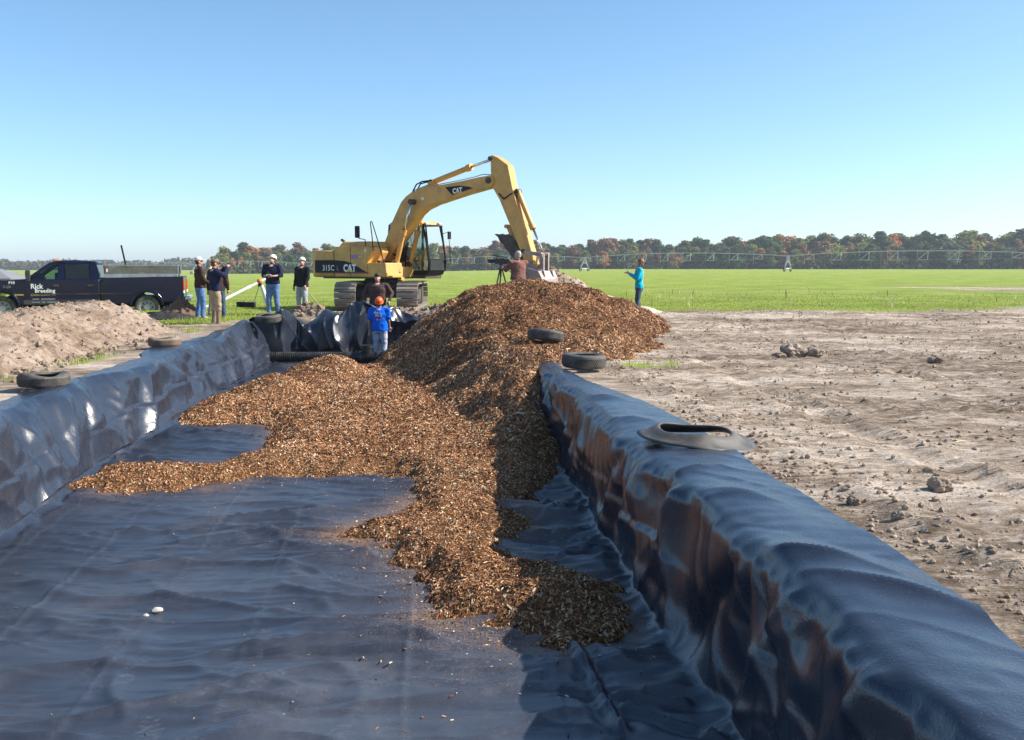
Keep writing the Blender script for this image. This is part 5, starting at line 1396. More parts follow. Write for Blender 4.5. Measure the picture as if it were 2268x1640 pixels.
mb = MB(); mb.ellipsoid((-.02, 0, .93), (.10, .10, .10)); mb.build('ball', m_orange, po, smooth=True)
for (x_, y_, s_, lab) in ((-9.75, 35.9, .26, 'dark box left of the orange topped post'), (-9.35, 35.6, .24, 'dark box at the foot of the orange topped post')):
    b_ = empty('dark_box', (x_, y_, gz(x_, y_))); tag(b_, lab, 'box')
    mb = MB(); mb.box((0, 0, .085), (s_ + .08, .22, .17)); mb.build('case', m_black, b_, bevel=.02)
    mb = MB(); mb.box((0, 0, .18), (s_ + .10, .24, .025)); mb.build('lid', m_mudsteel, b_, bevel=.008)
    mb = MB(); mb.tube([(-.06, 0, .19), (-.06, 0, .23), (.06, 0, .23), (.06, 0, .19)], .010, 6); mb.build('handle', m_black, b_)
def crumple(name, mat, cx, cy, rx, ry, h, lab, cat, seed):
    X, Y = np.meshgrid(np.linspace(-1, 1, 60), np.linspace(-1, 1, 44)); r_ = np.sqrt(X * X + Y * Y)
    H = .55 * h * np.clip(1 - r_ ** 2.2, 0, 1) * (.8 + .5 * perlin(X * 1.3, Y * 1.3, seed + 5)) + h * (.38 * ridge(perlin(X * 1.6 + seed, Y * 1.6, seed), 3) + .25 * ridge(perlin(X * 3 + Y, Y * 3 - X, seed + 7), 4) + .12 * ridge(perlin(X * 6, Y * 6, seed + 8), 3)) * np.clip(1.15 - r_, 0, 1) + .015
    Wx, Wy = cx + X * rx * (1 + .12 * perlin(Y * 2, X * 1 + 3, seed + 1)), cy + Y * ry * (1 + .12 * perlin(X * 2, Y + 1, seed + 2))
    H = np.where(r_ > 1.05, .012, H)
    k = (r_ < 1.2).ravel(); qf = grid_faces(44, 60); qf = qf[k[qf].all(1)]; u = np.unique(qf); rm = np.full(X.size, -1); rm[u] = np.arange(len(u))
    o = link_mesh(name, np_mesh(name, np.stack([Wx, Wy, field_z(Wx, Wy) + H], -1).reshape(-1, 3)[u], rm[qf], True), mat)
    tag(o, lab, cat)
crumple('brown_tarpaulin', m_canvas, -10.1, 30.2, .62, .45, .55, 'crumpled brown tarpaulin behind the pickup bumper', 'tarpaulin', 601)
crumple('black_fabric', m_black_cloth, -10.0, 28.6, .95, .55, .22, 'heap of black fabric on the grass behind the brown-jacketed man', 'fabric', 611)
m_wood = pm('wooden_handle', (0.48, 0.36, 0.22), .6, 0, .2, 12)
def shovel(a, b_, lab):
    s_ = empty('shovel', a); tag(s_, lab, 'shovel'); a, b_ = Vector(a), Vector(b_); d = b_ - a; u = d.normalized()
    mb = MB(); mb.tube([(0, 0, 0), d], .018, 8); mb.build('handle', m_wood, s_)
    side = u.cross(Vector((0, 0, 1))).normalized(); nn = side.cross(u)
    mb = MB(); p0 = -u * .02
    mb.slab([p0 + side * .05, p0 + side * .11 - u * .06, p0 + side * .10 - u * .24, p0 - u * .32, p0 - side * .10 - u * .24, p0 - side * .11 - u * .06, p0 - side * .05], .012); mb.build('blade', m_mudsteel, s_)
shovel((-5.62, 29.6, .30), (-6.22, 30.40, .82), 'long wooden handled shovel slanting down from the black-jacketed man')
# a few stones on the black floor
m_stone = pm('pale_stone', (0.55, 0.5, 0.43), .8, 0, .2, 20)
for (x_, y_, r_, lab) in ((-2.67, 7.25, .035, 'pale stone lying alone on the black floor lower left'), (-2.72, 7.15, .018, 'pebble beside the pale stone on the black floor')):
    bm = bmesh.new(); bmesh.ops.create_icosphere(bm, subdivisions=2, radius=1)
    for v in bm.verts: v.co = Vector((v.co.x * r_ * 1.3, v.co.y * r_, v.co.z * r_ * .7)) * random.uniform(.85, 1.12)
    me = bpy.data.meshes.new('stone'); bm.to_mesh(me); bm.free()
    o = link_mesh('stone', me, m_stone); o.location = (x_, y_, float(liner_z(np.array([x_]), np.array([y_]))[0]) + r_ * .5); tag(o, lab, 'stone')
# white tubing laid along the heap's foot inside the right wall
# ================================================================== PEOPLE
m_skin = pm('skin', (0.50, 0.27, 0.185), .55, 0, .12, 14)
m_hair_grey = pm('grey_hair', (0.42, 0.39, 0.35), .7, 0, .2, 40)
m_hair_brown = pm('auburn_hair', (0.17, 0.075, 0.035), .55, 0, .35, 30)
m_hair_dark = pm('dark_hair', (0.05, 0.035, 0.025), .7, 0, .3, 40)
m_eye = pm('eye', (0.02, 0.015, 0.012), .2, 0, .1, 30)
def cloth(name, col, var=.22): return pm(name, col, .88, 0, var, 9, bmp=.25, bscale=70, spec=.2)
m_jean = cloth('blue_jeans', (0.115, 0.20, 0.40)); m_jean_lt = cloth('light_jeans', (0.30, 0.39, 0.55)); m_jean_dk = cloth('dark_jeans', (0.05, 0.085, 0.14))
m_jean_pale = cloth('pale_jeans', (0.45, 0.50, 0.62)); m_grey_tr = cloth('grey_trousers', (0.36, 0.38, 0.40)); m_khaki = cloth('khaki_trousers', (0.36, 0.265, 0.165)); m_khaki_lt = cloth('pale_khaki', (0.50, 0.40, 0.30))
m_navytop = cloth('navy_sweater', (0.012, 0.018, 0.05)); m_brown = cloth('brown_sweater', (0.055, 0.026, 0.024)); m_brown2 = cloth('brown_sweatshirt', (0.085, 0.048, 0.042)); m_maroon = cloth('mauve_brown_sweater', (0.20, 0.095, 0.075))
m_blacktop = cloth('black_jacket', (0.016, 0.016, 0.018)); m_tan = cloth('tan_shirt', (0.50, 0.42, 0.34)); m_blue = cloth('bright_blue_shirt', (0.0, 0.13, 0.72), .12); m_turq = cloth('turquoise_jacket', (0.0, 0.38, 0.52), .12)
m_boot = pm('tan_boot', (0.22, 0.155, 0.10), .7, 0, .25, 9); m_shoe = pm('dark_shoe', (0.05, 0.035, 0.028), .6, 0, .25, 9); m_whiteshoe = pm('pale_shoe', (0.45, 0.36, 0.28), .6, 0, .2, 9)
m_hat_white = pm('white_hard_hat', (0.82, 0.82, 0.82), .35, 0, .03, 6); m_hat_orange = pm('orange_hard_hat', (0.95, 0.14, 0.015), .35, 0, .05, 6)
m_cap_white = cloth('off_white_cap', (0.62, 0.56, 0.52), .08); m_cap_camo = cloth('camouflage_cap', (0.20, 0.16, 0.10), .6); m_cap_tan = cloth('tan_cap', (0.42, 0.34, 0.25), .2); m_cap_dark = cloth('dark_cap', (0.06, 0.048, 0.042), .4)
m_device = pm('black_device', (0.02, 0.02, 0.022), .35, 0, .2, 9)
m_paper = pm('white_paper', (0.8, 0.8, 0.78), .7, 0, .03, 9)

def remesh(mb, name, voxel, noise_amp=0.0, seed=0, smooth_it=4, ratio=None):
    me0 = mb.mesh('tmp')
    t = bpy.data.objects.new('tmp', me0); COL.objects.link(t)
    md = t.modifiers.new('r', 'REMESH'); md.mode = 'VOXEL'; md.voxel_size = voxel; md.use_smooth_shade = True
    sm = t.modifiers.new('s', 'SMOOTH'); sm.factor = .5; sm.iterations = smooth_it
    if ratio:
        dm = t.modifiers.new('d', 'DECIMATE'); dm.ratio = ratio
    dg = bpy.context.evaluated_depsgraph_get(); dg.update()
    me = bpy.data.meshes.new_from_object(t.evaluated_get(dg)); me.name = name
    bpy.data.objects.remove(t); bpy.data.meshes.remove(me0)
    if noise_amp > 0:
        n = len(me.vertices); co = np.empty(n * 3, dtype=np.float32); me.vertices.foreach_get('co', co); co = co.reshape(-1, 3)
        no = np.empty(n * 3, dtype=np.float32); me.vertices.foreach_get('normal', no); no = no.reshape(-1, 3)
        ang = np.arctan2(co[:, 1], co[:, 0])
        f = noise_amp * (perlin(co[:, 0] * 9 + co[:, 1] * 7 + seed, co[:, 2] * 7, seed) + 1.0 * ridge(perlin(co[:, 0] * 6 - co[:, 1] * 6 + co[:, 2] * 3, co[:, 2] * 9 + seed, seed + 1), 2) - .4)
        co = co + no * f[:, None]; me.vertices.foreach_set('co', co.ravel().astype(np.float32))
    me.materials.clear()
    me.polygons.foreach_set('use_smooth', np.ones(len(me.polygons), dtype=bool)); me.update()
    return me

def V3(*a): return Vector(a)
def person(loc, yaw, H, label, top, trousers, shoes, arms, head=(0, 0), legs=((.10, 0), (-.10, 0)), hat=None, hair=None, female=False, sleeve='long', hip=0.0, lean=0.0, boots=False, build=1.0, torso_hem=.86, group='people standing round the pit'):
    """faces +Y before yaw; arms = ((elbow, wrist, handdir) right, left) in metres for a 1.78 m figure; legs = (foot x, foot y) right/left"""
    k = H / 1.78
    build = build * (1.0 if female else 1.10)
    root = empty('person', loc, yaw); tag(root, label, 'person', group); root.scale = (k, k, k)
    sw = (.172 if female else .195) * build; hwid = .10
    def T(p):   # lean of the upper body about the hips
        p = Vector(p)
        return V3(p.x + hip * (p.z - .9) , p.y + lean * max(0, p.z - .92), p.z)
    neck = T((0, .0, 1.50)); chest = T((0, 0, 1.32)); waist = T((0, 0, 1.08)); pel = V3(hip * .1, 0, .95)
    sh = [T((sw, -.01, 1.425)), T((-sw, -.01, 1.425))]
    hips = [V3(hwid, 0, .92), V3(-hwid, 0, .92)]
    feet = [V3(legs[0][0] + .02, legs[0][1], .085), V3(legs[1][0] - .02, legs[1][1], .085)]
    knees = [(hips[i] + feet[i]) / 2 + V3(0, .035, .02) for i in (0, 1)]
    E = [Vector(arms[i][0]) for i in (0, 1)]; Wr = [Vector(arms[i][1]) for i in (0, 1)]; Hd = [Vector(arms[i][2]).normalized() for i in (0, 1)]
    # head
    hy, hp = head
    RH = Matrix.Rotation(hy, 3, 'Z') @ Matrix.Rotation(-hp, 3, 'X')
    hc = neck + RH @ V3(0, .025, .135)
    def hd(x, y, z): return hc + RH @ V3(x, y, z)
    b = MB()
    b.ellipsoid(hd(0, -.008, .022), (.076, .096, .098), RH); b.ellipsoid(hd(0, .018, -.048), (.058, .070, .068), RH); b.ellipsoid(hd(0, .050, -.088), (.030, .030, .026), RH)
    b.capsule(hd(0, .086, .012), hd(0, .106, -.030), .010, .016); 
    b.ellipsoid(hd(0, .088, -.060), (.026, .012, .012), RH)
    for s_ in (-1, 1):
        b.ellipsoid(hd(s_ * .079, -.012, -.012), (.010, .020, .032), RH); b.ellipsoid(hd(s_ * .032, .080, .030), (.022, .012, .009), RH)
    b.capsule(neck - V3(0, 0, .06), hc + RH @ V3(0, -.015, -.05), .058, .054)
    b.tube([T((0, 0, .93)), waist, chest, T((0, 0, 1.44)), neck], [.13, .115, .14, .12, .055], 14, ell=(1.0, 1.0))
    for i, s_ in ((0, 1), (1, -1)):
        b.capsule(sh[i], E[i], .050, .040); b.capsule(E[i], Wr[i], .040, .027)
        # hand: palm, four unequal bent fingers, thumb from the side of the palm
        d = Hd[i]; side = d.cross(V3(0, 0, 1)); side = side.normalized() if side.length > .1 else V3(1, 0, 0)
        nrm_ = side.cross(d).normalized()
        inward = -1 if s_ > 0 else 1
        pc = Wr[i] + d * .05
        b.capsule(Wr[i], pc + d * .02, .026, .030); b.ellipsoid(pc, (.040, .040, .040))
        for q, (off, ln) in enumerate(((.030, .070), (.010, .080), (-.010, .074), (-.029, .058))):
            base = Wr[i] + d * .085 + side * off
            mid = base + (d * .85 - nrm_ * .45).normalized() * ln * .55; tip = mid + (d * .45 - nrm_ * .9).normalized() * ln * .5
            b.capsule(base - d * .03, mid, .0105, .0100, 8); b.capsule(mid, tip, .0100, .0090, 8)
        tb = Wr[i] + d * .035 + side * .030
        tm = tb + (d * .6 + side * .8).normalized() * .035; b.capsule(tb, tm, .013, .012, 8); b.capsule(tm, tm + (d * .9 - nrm_ * .4).normalized() * .03, .012, .010, 8)
        b.capsule(hips[i], knees[i], .080, .052); b.capsule(knees[i], feet[i], .052, .036)
        b.capsule(feet[i] + V3(0, -.03, -.03), feet[i] + V3(0, .11, -.045), .035, .03)
    body = link_mesh('body', remesh(b, 'body', .0105, smooth_it=2, ratio=.3), m_skin, root)
    for s_ in (-1, 1):
        e = MB(); e.ellipsoid(hd(s_ * .031, .087, .014), (.013, .008, .008), RH, 8, 6); e.build('eye', m_eye, body, smooth=True)
    # top garment
    b = MB()
    wb = build * (.94 if female else 1.0)
    b.tube([T((0, 0, torso_hem)), T((0, 0, 1.0)), waist, T((0, 0, 1.22)), chest, T((0, 0, 1.42)), T((0, 0, 1.475))], [.182 * wb, .176 * wb, (.152 if female else .165) * wb, .168 * wb, .182 * wb, .158 * wb, .085], 18, up=(1, 0, 0), ell=(1.08, .74))
    b.ellipsoid(T((0, .02, 1.32)), (.17 * wb, .125 * wb, .13))
    if female:
        for s_ in (-1, 1): b.ellipsoid(T((s_ * .07, .09, 1.28)), (.07, .06, .07))
    for i in (0, 1):
        b.capsule(T((sw * (1 if i == 0 else -1) * .6, 0, 1.43)), sh[i], .075, .077)
        if sleeve == 'long':
            b.capsule(sh[i], E[i], .076, .062); b.capsule(E[i], Wr[i] + (E[i] - Wr[i]).normalized() * .02, .062, .044)
        elif sleeve == 'pushed':
            b.capsule(sh[i], E[i], .076, .064); b.capsule(E[i], E[i] + (Wr[i] - E[i]) * .35, .064, .056)
        else:
            b.capsule(sh[i], sh[i] + (E[i] - sh[i]) * .72, .080, .078)
    b.capsule(T((0, -.012, 1.46)), T((0, -.006, 1.50)), .072, .066)
    tp = link_mesh('top', remesh(b, 'top', .019, .010, int(H * 1000) % 97, 3), top, root)
    # trousers
    b = MB()
    b.tube([V3(0, 0, .80), V3(0, 0, .93), T((0, 0, 1.03))], [.150 * wb, .160 * wb, .148 * wb], 16, up=(1, 0, 0), ell=(1.08, .78))
    for i in (0, 1):
        top_z = knees[i] if not boots else knees[i]
        b.capsule(hips[i] + V3(0, 0, -.02), knees[i], .098 * wb, .076 * wb)
        if boots: b.capsule(knees[i], knees[i] + (feet[i] - knees[i]) * .25, .080, .078)
        else: b.capsule(knees[i], feet[i] + V3(0, -.012, .0), .074 * wb, .066 if not female else .07)
    tr = link_mesh('trousers', remesh(b, 'trousers', .019, .010, 31 + int(H * 1000) % 71, 3), trousers, root)
    for i in (0, 1):
        b = MB(); f = feet[i]
        b.capsule(f + V3(0, -.04, -.035), f + V3(0, .14, -.045), .046, .040); b.capsule(f + V3(0, .02, .0), f + V3(0, .10, -.04), .046, .042); b.box(f + V3(0, .04, -.072), (.085, .27, .026))
        if boots: b.capsule(f, knees[i] + (feet[i] - knees[i]) * .22, .054, .066)
        link_mesh('boot' if boots else 'shoe', remesh(b, 'shoe', .014, 0, 0, 3), shoes, root)
    # hats and hair
    if hair is not None:
        b = MB()
        if female:
            b.ellipsoid(hd(0, -.018, .035), (.092, .104, .100), RH); b.ellipsoid(hd(0, -.055, -.05), (.088, .070, .105), RH)
            for s_ in (-1, 1): b.capsule(hd(s_ * .072, -.01, .03), hd(s_ * .076, -.02, -.12), .034, .030)
            b.capsule(hd(0, -.07, -.05), hd(0, -.065, -.15), .06, .05)
        else:
            b.ellipsoid(hd(0, -.022, .036), (.083, .094, .094), RH); b.ellipsoid(hd(0, -.05, -.025), (.074, .058, .06), RH)
        link_mesh('hair', remesh(b, 'hair', .012, .006, 5, 2), hair, root)
    if hat is not None:
        kind, hm = hat
        b = MB()
        prof = [(.0, .150), (.045, .146), (.080, .126), (.102, .090), (.110, .050), (.112, .020)] if kind == 'hard' else [(.0, .126), (.04, .122), (.072, .104), (.088, .074), (.094, .038), (.095, .020)]
        M4 = Matrix.Translation(hc) @ RH.to_4x4() @ Matrix.Translation((0, -.006, .018)) @ Matrix.Diagonal((.95, 1.12, 1, 1))
        n_ = 24; rings = [[b.bm.verts.new((r * math.cos(2 * math.pi * q / n_), r * math.sin(2 * math.pi * q / n_), z)) for q in range(n_)] for (r, z) in prof[1:]]
        apex = b.bm.verts.new((0, 0, prof[0][1]))
        for q in range(n_): b.bm.faces.new((apex, rings[0][q], rings[0][(q + 1) % n_]))
        for i in range(len(rings) - 1):
            for q in range(n_): b.bm.faces.new((rings[i][q], rings[i + 1][q], rings[i + 1][(q + 1) % n_], rings[i][(q + 1) % n_]))
        b.bm.faces.new(rings[-1])
        if kind == 'hard':
            b.lathe([(.108, .018), (.128, .010), (.128, .016), (.108, .030)], (0, 0, 0), 24, closed=True)
            for q in (-.03, 0, .03): b.tube([(q, -.10, .07), (q, -.06, .128), (q, 0, .152), (q, .06, .128), (q, .10, .07)], .009, 6)
        hb = b.build('hard_hat' if kind == 'hard' else 'cap', hm, root, M4, smooth=True)
        b = MB(); L_ = .050 if kind == 'hard' else .085; w_ = .082
        pts = [(-w_, .060)] + [(w_ * math.sin(math.radians(a)), .085 + (L_ + .012) * math.cos(math.radians(a))) for a in range(-80, 81, 20)] + [(w_, .060)]
        b.poly_prism(pts, .012, .020, 'xy')
        for v in b.bm.verts: v.co.z -= 1.6 * v.co.x ** 2 + (.22 if kind == 'cap' else .16) * max(0, v.co.y - .085)
        b.build('brim', hm, hb, M4)
    return root

# rest positions used below
HANG_R = ((.27, -.03, 1.13), (.29, .05, .88), (0, .15, -1)); HANG_L = ((-.27, -.03, 1.13), (-.29, .05, .88), (0, .15, -1))
deg = math.radians
def put(x, y): return (x, y, gz(x, y))
# 1 brown sweater, white cap, hands in front, facing right
person((-9.02, 28.8, .05), deg(-62), 1.83, 'man in white cap, dark brown sweater and blue jeans near the truck', m_brown, m_jean, m_whiteshoe,
       (((.25, .06, 1.13), (.12, .26, 1.02), (-1, .4, 0)), ((-.25, .06, 1.13), (-.12, .26, 1.00), (1, .4, 0))), (deg(-5), deg(-12)), ((.09, .05), (-.09, -.06)), ('cap', m_cap_white), m_hair_dark, torso_hem=.90)
# 2 behind him, tan
person((-9.12, 30.2, .09), deg(-70), 1.74, 'man in tan cap and pale shirt half hidden behind the brown-sweatered man', m_tan, m_khaki_lt, m_shoe, (HANG_R, HANG_L), (0, deg(-5)), ((.09, .05), (-.09, -.04)), ('cap', m_cap_tan), m_hair_grey)
# 3 camo cap, navy sweatshirt, taking a picture
person((-7.93, 26.6, -.0), deg(-55), 1.82, 'man in camouflage cap and navy sweatshirt holding a camera to his face', m_navytop, m_khaki, m_boot,
       (((.30, .16, 1.30), (.16, .29, 1.54), (-.6, .4, .6)), ((-.30, .16, 1.28), (-.10, .31, 1.53), (.6, .4, .6))), (deg(-8), deg(-2)), ((.10, .02), (-.10, -.02)), ('cap', m_cap_camo), m_hair_dark, boots=True, torso_hem=.92)
# 4 hidden behind him
person((-8.56, 29.0, .06), deg(10), 1.72, 'man in dark jacket and dark jeans almost hidden behind the photographer', m_brown, m_jean_dk, m_shoe, (HANG_R, HANG_L), (0, 0), ((.14, .0), (-.10, 0.03)), ('cap', m_cap_dark), m_hair_dark)
# 5 hard hat, navy sweater, writing
person((-7.32, 30.5, .11), deg(168), 1.84, 'man in white hard hat and navy sweater writing on a pad', m_navytop, m_jean, m_shoe,
       (((.28, .02, 1.16), (.10, .26, 1.16), (-1, .2, .1)), ((-.30, .04, 1.17), (-.14, .27, 1.15), (1, .2, 0))), (deg(-6), deg(-32)), ((.08, .08), (-.10, -.05)), ('hard', m_hat_white), m_hair_dark, sleeve='pushed', lean=.06, build=1.06, torso_hem=.92)
# 6 hard hat, black jacket
person((-6.48, 30.8, .11), deg(150), 1.76, 'man in white hard hat and black jacket looking down beside the shovel', m_blacktop, m_grey_tr, m_whiteshoe,
       (HANG_R, ((-.26, .02, 1.14), (-.25, .14, .92), (0, .5, -1))), (deg(30), deg(-28)), ((.10, .04), (-.10, -.02)), ('hard', m_hat_white), m_hair_dark, build=1.02)
# 7 brown sweatshirt behind the bunched liner, arms out
person((-3.92, 29.1, -.42), deg(176), 1.83, 'man in dark cap and brown sweatshirt standing behind the bunched liner', m_brown2, m_jean, m_shoe,
       (((.40, -.04, 1.20), (.34, .12, .98), (-.2, .4, -1)), ((-.40, -.04, 1.20), (-.34, .12, .98), (.2, .4, -1))), (deg(4), deg(-25)), ((.12, 0), (-.12, 0)), ('cap', m_cap_dark), m_hair_dark, lean=.08, build=1.18)
# 8 lad in blue shirt and orange hat, from behind
ps = person((-3.62, 27.15, -1.0), deg(-6), 1.76, 'lad in orange hard hat, bright blue T-shirt and pale jeans seen from behind', m_blue, m_jean_pale, m_shoe,
       (((.25, .02, 1.14), (.24, .16, .96), (0, .6, -1)), ((-.29, -.01, 1.12), (-.31, .05, .86), (0, .1, -1))), (deg(8), deg(-30)), ((.11, .0), (-.11, 0.02)), ('hard', m_hat_orange), m_hair_dark, sleeve='short', build=1.08, torso_hem=.84)
# back print on the blue shirt: rough white block letters over red ones, lying on the cloth
bk_p = []
for (x_, z_, w_, h_, m_, sl) in ((-.085, 1.36, .05, .06, m_white, .1), (-.025, 1.345, .055, .055, m_white, -.1), (.04, 1.33, .05, .05, m_white, .1), (.085, 1.315, .04, .045, m_white, 0), (-.06, 1.285, .04, .05, m_white, .1), (.0, 1.28, .05, .045, m_white, 0), (.07, 1.265, .045, .04, m_white, -.1), (-.06, 1.225, .055, .055, m_red, .1), (.005, 1.215, .05, .05, m_red, -.1), (.065, 1.205, .05, .05, m_red, .1), (-.03, 1.17, .03, .04, m_white, 0), (.05, 1.165, .04, .03, m_white, 0)):
    b = MB(); b.box((x_, -.158 + .9 * x_ * x_ + (.012 if z_ < 1.25 else 0), z_), (w_, .008, h_), Matrix.Rotation(sl, 4, 'Y')); b.build('back_print', m_, ps)
# 9 cameraman behind the chips
person((.18, 29.35, .27), deg(28), 1.80, 'grey-haired man in mauve-brown sweater working the video camera behind the heap', m_maroon, m_jean_lt, m_shoe,
       (((.26, .14, 1.22), (.12, .34, 1.30), (-.4, 1, .1)), ((-.34, .10, 1.20), (-.30, .34, 1.26), (-.2, 1, .1))), (deg(25), deg(-3)), ((.10, .02), (-.10, -.02)), None, m_hair_grey, build=1.15, torso_hem=.93)
# 10 woman in turquoise
person((3.52, 27.6, gz(3.52, 27.6)), deg(84), 1.67, 'woman in turquoise jacket and dark jeans reading a phone', m_turq, m_jean_dk, m_shoe,
       (((.21, .07, 1.17), (.08, .28, 1.31), (-.2, 1, .5)), ((-.21, .07, 1.17), (-.06, .30, 1.32), (.2, 1, .5))), (0, deg(-20)), ((.08, .0), (-.08, .04)), None, m_hair_brown, female=True, torso_hem=.88)

# things they hold or use
def held(name, loc, rz, label, cat):
    t = empty(name, loc, rz); tag(t, label, cat); return t
c = held('compact_camera', (-7.62, 26.86, 1.66), deg(-55), 'small dark camera held up by the man in the camouflage cap', 'camera')
b = MB(); b.box((0, 0, 0), (.115, .04, .065)); b.build('camera_body', m_device, c, bevel=.008)
b = MB(); b.tube([(0, .02, 0), (0, .055, 0)], .024, 14); b.build('lens', m_device, c)
c = held('notepad', (-7.34, 30.20, 1.33), deg(168), 'small pale notepad in the hands of the navy-sweatered man', 'notepad')
b = MB(); b.box((0, 0, 0), (.10, .14, .012), Matrix.Rotation(deg(20), 4, 'X')); b.build('pages', m_paper, c)
b = MB(); b.tube([(.03, .03, .02), (.07, -.05, .12)], .006, 6); b.build('pen', m_device, c)
c = held('phone', (3.19, 27.66, gz(3.4, 27.6) + 1.33), deg(84), 'pale phone held up by the woman in turquoise', 'phone')
b = MB(); b.box((0, 0, 0), (.065, .012, .13), Matrix.Rotation(deg(-50), 4, 'X')); b.build('case', m_paper, c, bevel=.004)
b = MB(); b.box((0, -.008, .006), (.055, .004, .10), Matrix.Rotation(deg(-50), 4, 'X')); b.build('screen', m_device, c)
# video camera on its tripod
tp = empty('tripod', (-.33, 29.75, .28)); tag(tp, 'black camera tripod standing behind the chip heap', 'tripod')
for k in range(3):
    a = deg(100 + 120 * k); b = MB(); b.tube([(.03 * math.cos(a), .03 * math.sin(a), 1.26), (.20 * math.cos(a), .20 * math.sin(a), .66), (.38 * math.cos(a), .38 * math.sin(a), .0)], [.022, .020, .014], 8); b.build('leg', m_device, tp)
b = MB(); b.tube([(0, 0, 1.0), (0, 0, 1.34)], .022, 10); b.lathe([(.05, 1.22), (.055, 1.26), (.04, 1.30)], seg=14); b.box((0, 0, 1.37), (.10, .12, .05)); b.build('head', m_device, tp)
b = MB(); b.tube([(.06, -.02, 1.36), (.34, -.10, 1.10)], .012, 8); b.build('pan_handle', m_device, tp)
vc = empty('video_camera', (-.33, 29.75, 1.68), deg(72)); tag(vc, 'black video camera mounted on the tripod', 'video camera')
b = MB(); b.box((0, 0, .06), (.12, .34, .15)); b.box((0, -.22, .06), (.10, .12, .13)); b.build('housing', m_device, vc, bevel=.012)
b = MB(); b.tube([(0, .16, .07), (0, .33, .07)], [.05, .06], 16); b.box((0, .36, .07), (.14, .05, .11)); b.build('lens_hood', m_device, vc)
b = MB(); b.tube([(0, -.1, .14), (0, -.08, .21), (0, .12, .21), (0, .14, .14)], .014, 8); b.build('carry_handle', m_device, vc)
b = MB(); b.tube([(.02, .05, .21), (.02, .30, .25)], .016, 8); b.build('microphone', m_device, vc)
b = MB(); b.box((-.09, -.08, .12), (.05, .16, .06)); b.build('viewfinder', m_device, vc, bevel=.008)
b = MB(); b.box((0, -.285, .06), (.09, .012, .12)); b.build('battery', m_steel, vc)

# ================================================================== IRRIGATION PIVOT
m_galv = pm('galvanised_steel', (0.50, 0.50, 0.52), .7, 0, .12, 2)
A_ = Vector((138.0, 187.0, 0)); dirv = Vector((-46.5, 34.2, 0)); dirv.normalize(); SP = 57.5
perp = Vector((-dirv.y, dirv.x, 0))
pv = empty('irrigation_pivot', (0, 0, 0)); tag(pv, 'long wheeled irrigation pivot with trussed spans crossing the field', 'irrigation pivot')
HP = 3.75
Tn = [A_ + dirv * SP * (k - .45) for k in range(8)]
for k, p in enumerate(Tn):
    z0 = gz(p.x, p.y)
    b = MB(); base = V3(p.x, p.y, z0)
    for s_ in (-1, 1):
        for q in (-.25, .25):
            b.tube([base + perp * s_ * 2.0 + V3(0, 0, .75), base + dirv * q + V3(0, 0, HP + .1)], .075, 6)
    b.tube([base + perp * -2.1 + V3(0, 0, .75), base + perp * 2.1 + V3(0, 0, .75)], .13, 6)
    b.tube([base + perp * -1.0 + V3(0, 0, 2.25), base + perp * 1.0 + V3(0, 0, 2.25)], .05, 6)
    b.box(base + V3(0, 0, HP + .05), (.3, .3, .35))
    tw = b.build('tower', m_galv, pv)
    for s_ in (-1, 1):
        b = MB(); R_ = Matrix.Rotation(math.atan2(dirv.y, dirv.x), 3, 'Z') @ Matrix.Rotation(math.pi / 2, 3, 'Y')
        b.lathe([(.30, -.14), (.58, -.16), (.62, -.1), (.62, .1), (.58, .16), (.30, .14)], base + perp * s_ * 2.0 + V3(0, 0, .62), 20, R_); b.build('wheel', m_rubber, tw)
for k in range(len(Tn) - 1):
    p, q = Tn[k], Tn[k + 1]; z0, z1 = gz(p.x, p.y), gz(q.x, q.y); n_ = 9
    def pt(t, dz=0.0, off=0.0): return V3(*(p * (1 - t) + q * t)[:2], z0 * (1 - t) + z1 * t + HP + .95 * 4 * t * (1 - t) + dz) + perp * off
    b = MB(); b.tube([pt(i / 24.) for i in range(25)], .07, 8); sp = b.build('span_pipe', m_galv, pv)
    low = lambda t: -2.0 * (4 * t * (1 - t)) ** .6
    for i in range(1, n_):
        t = i / n_
        b = MB(); L_, R2 = pt(t, low(t), .45), pt(min(.985, t + .042), low(t), -1.15)
        b.tube([pt(t), L_], .06, 5); b.tube([pt(t), R2], .075, 5); b.tube([L_, R2], .06, 5); b.build('truss_brace', m_galv, sp)
        b = MB(); b.tube([pt(t + .04, -.1), pt(t + .04, .38)], .045, 5); b.tube([pt(t + .04), pt(t + .04, -2.2)], .022, 4); b.build('sprinkler_drop', m_galv, sp)
    for s_ in (-1, 1):
        b = MB(); b.tube([pt(0.005)] + [pt(i / n_ + (0 if s_ > 0 else .042), low(i / n_), .45 if s_ > 0 else -1.15) for i in range(1, n_)] + [pt(.995)], .007, 4); b.build('truss_rod', m_galv, sp)

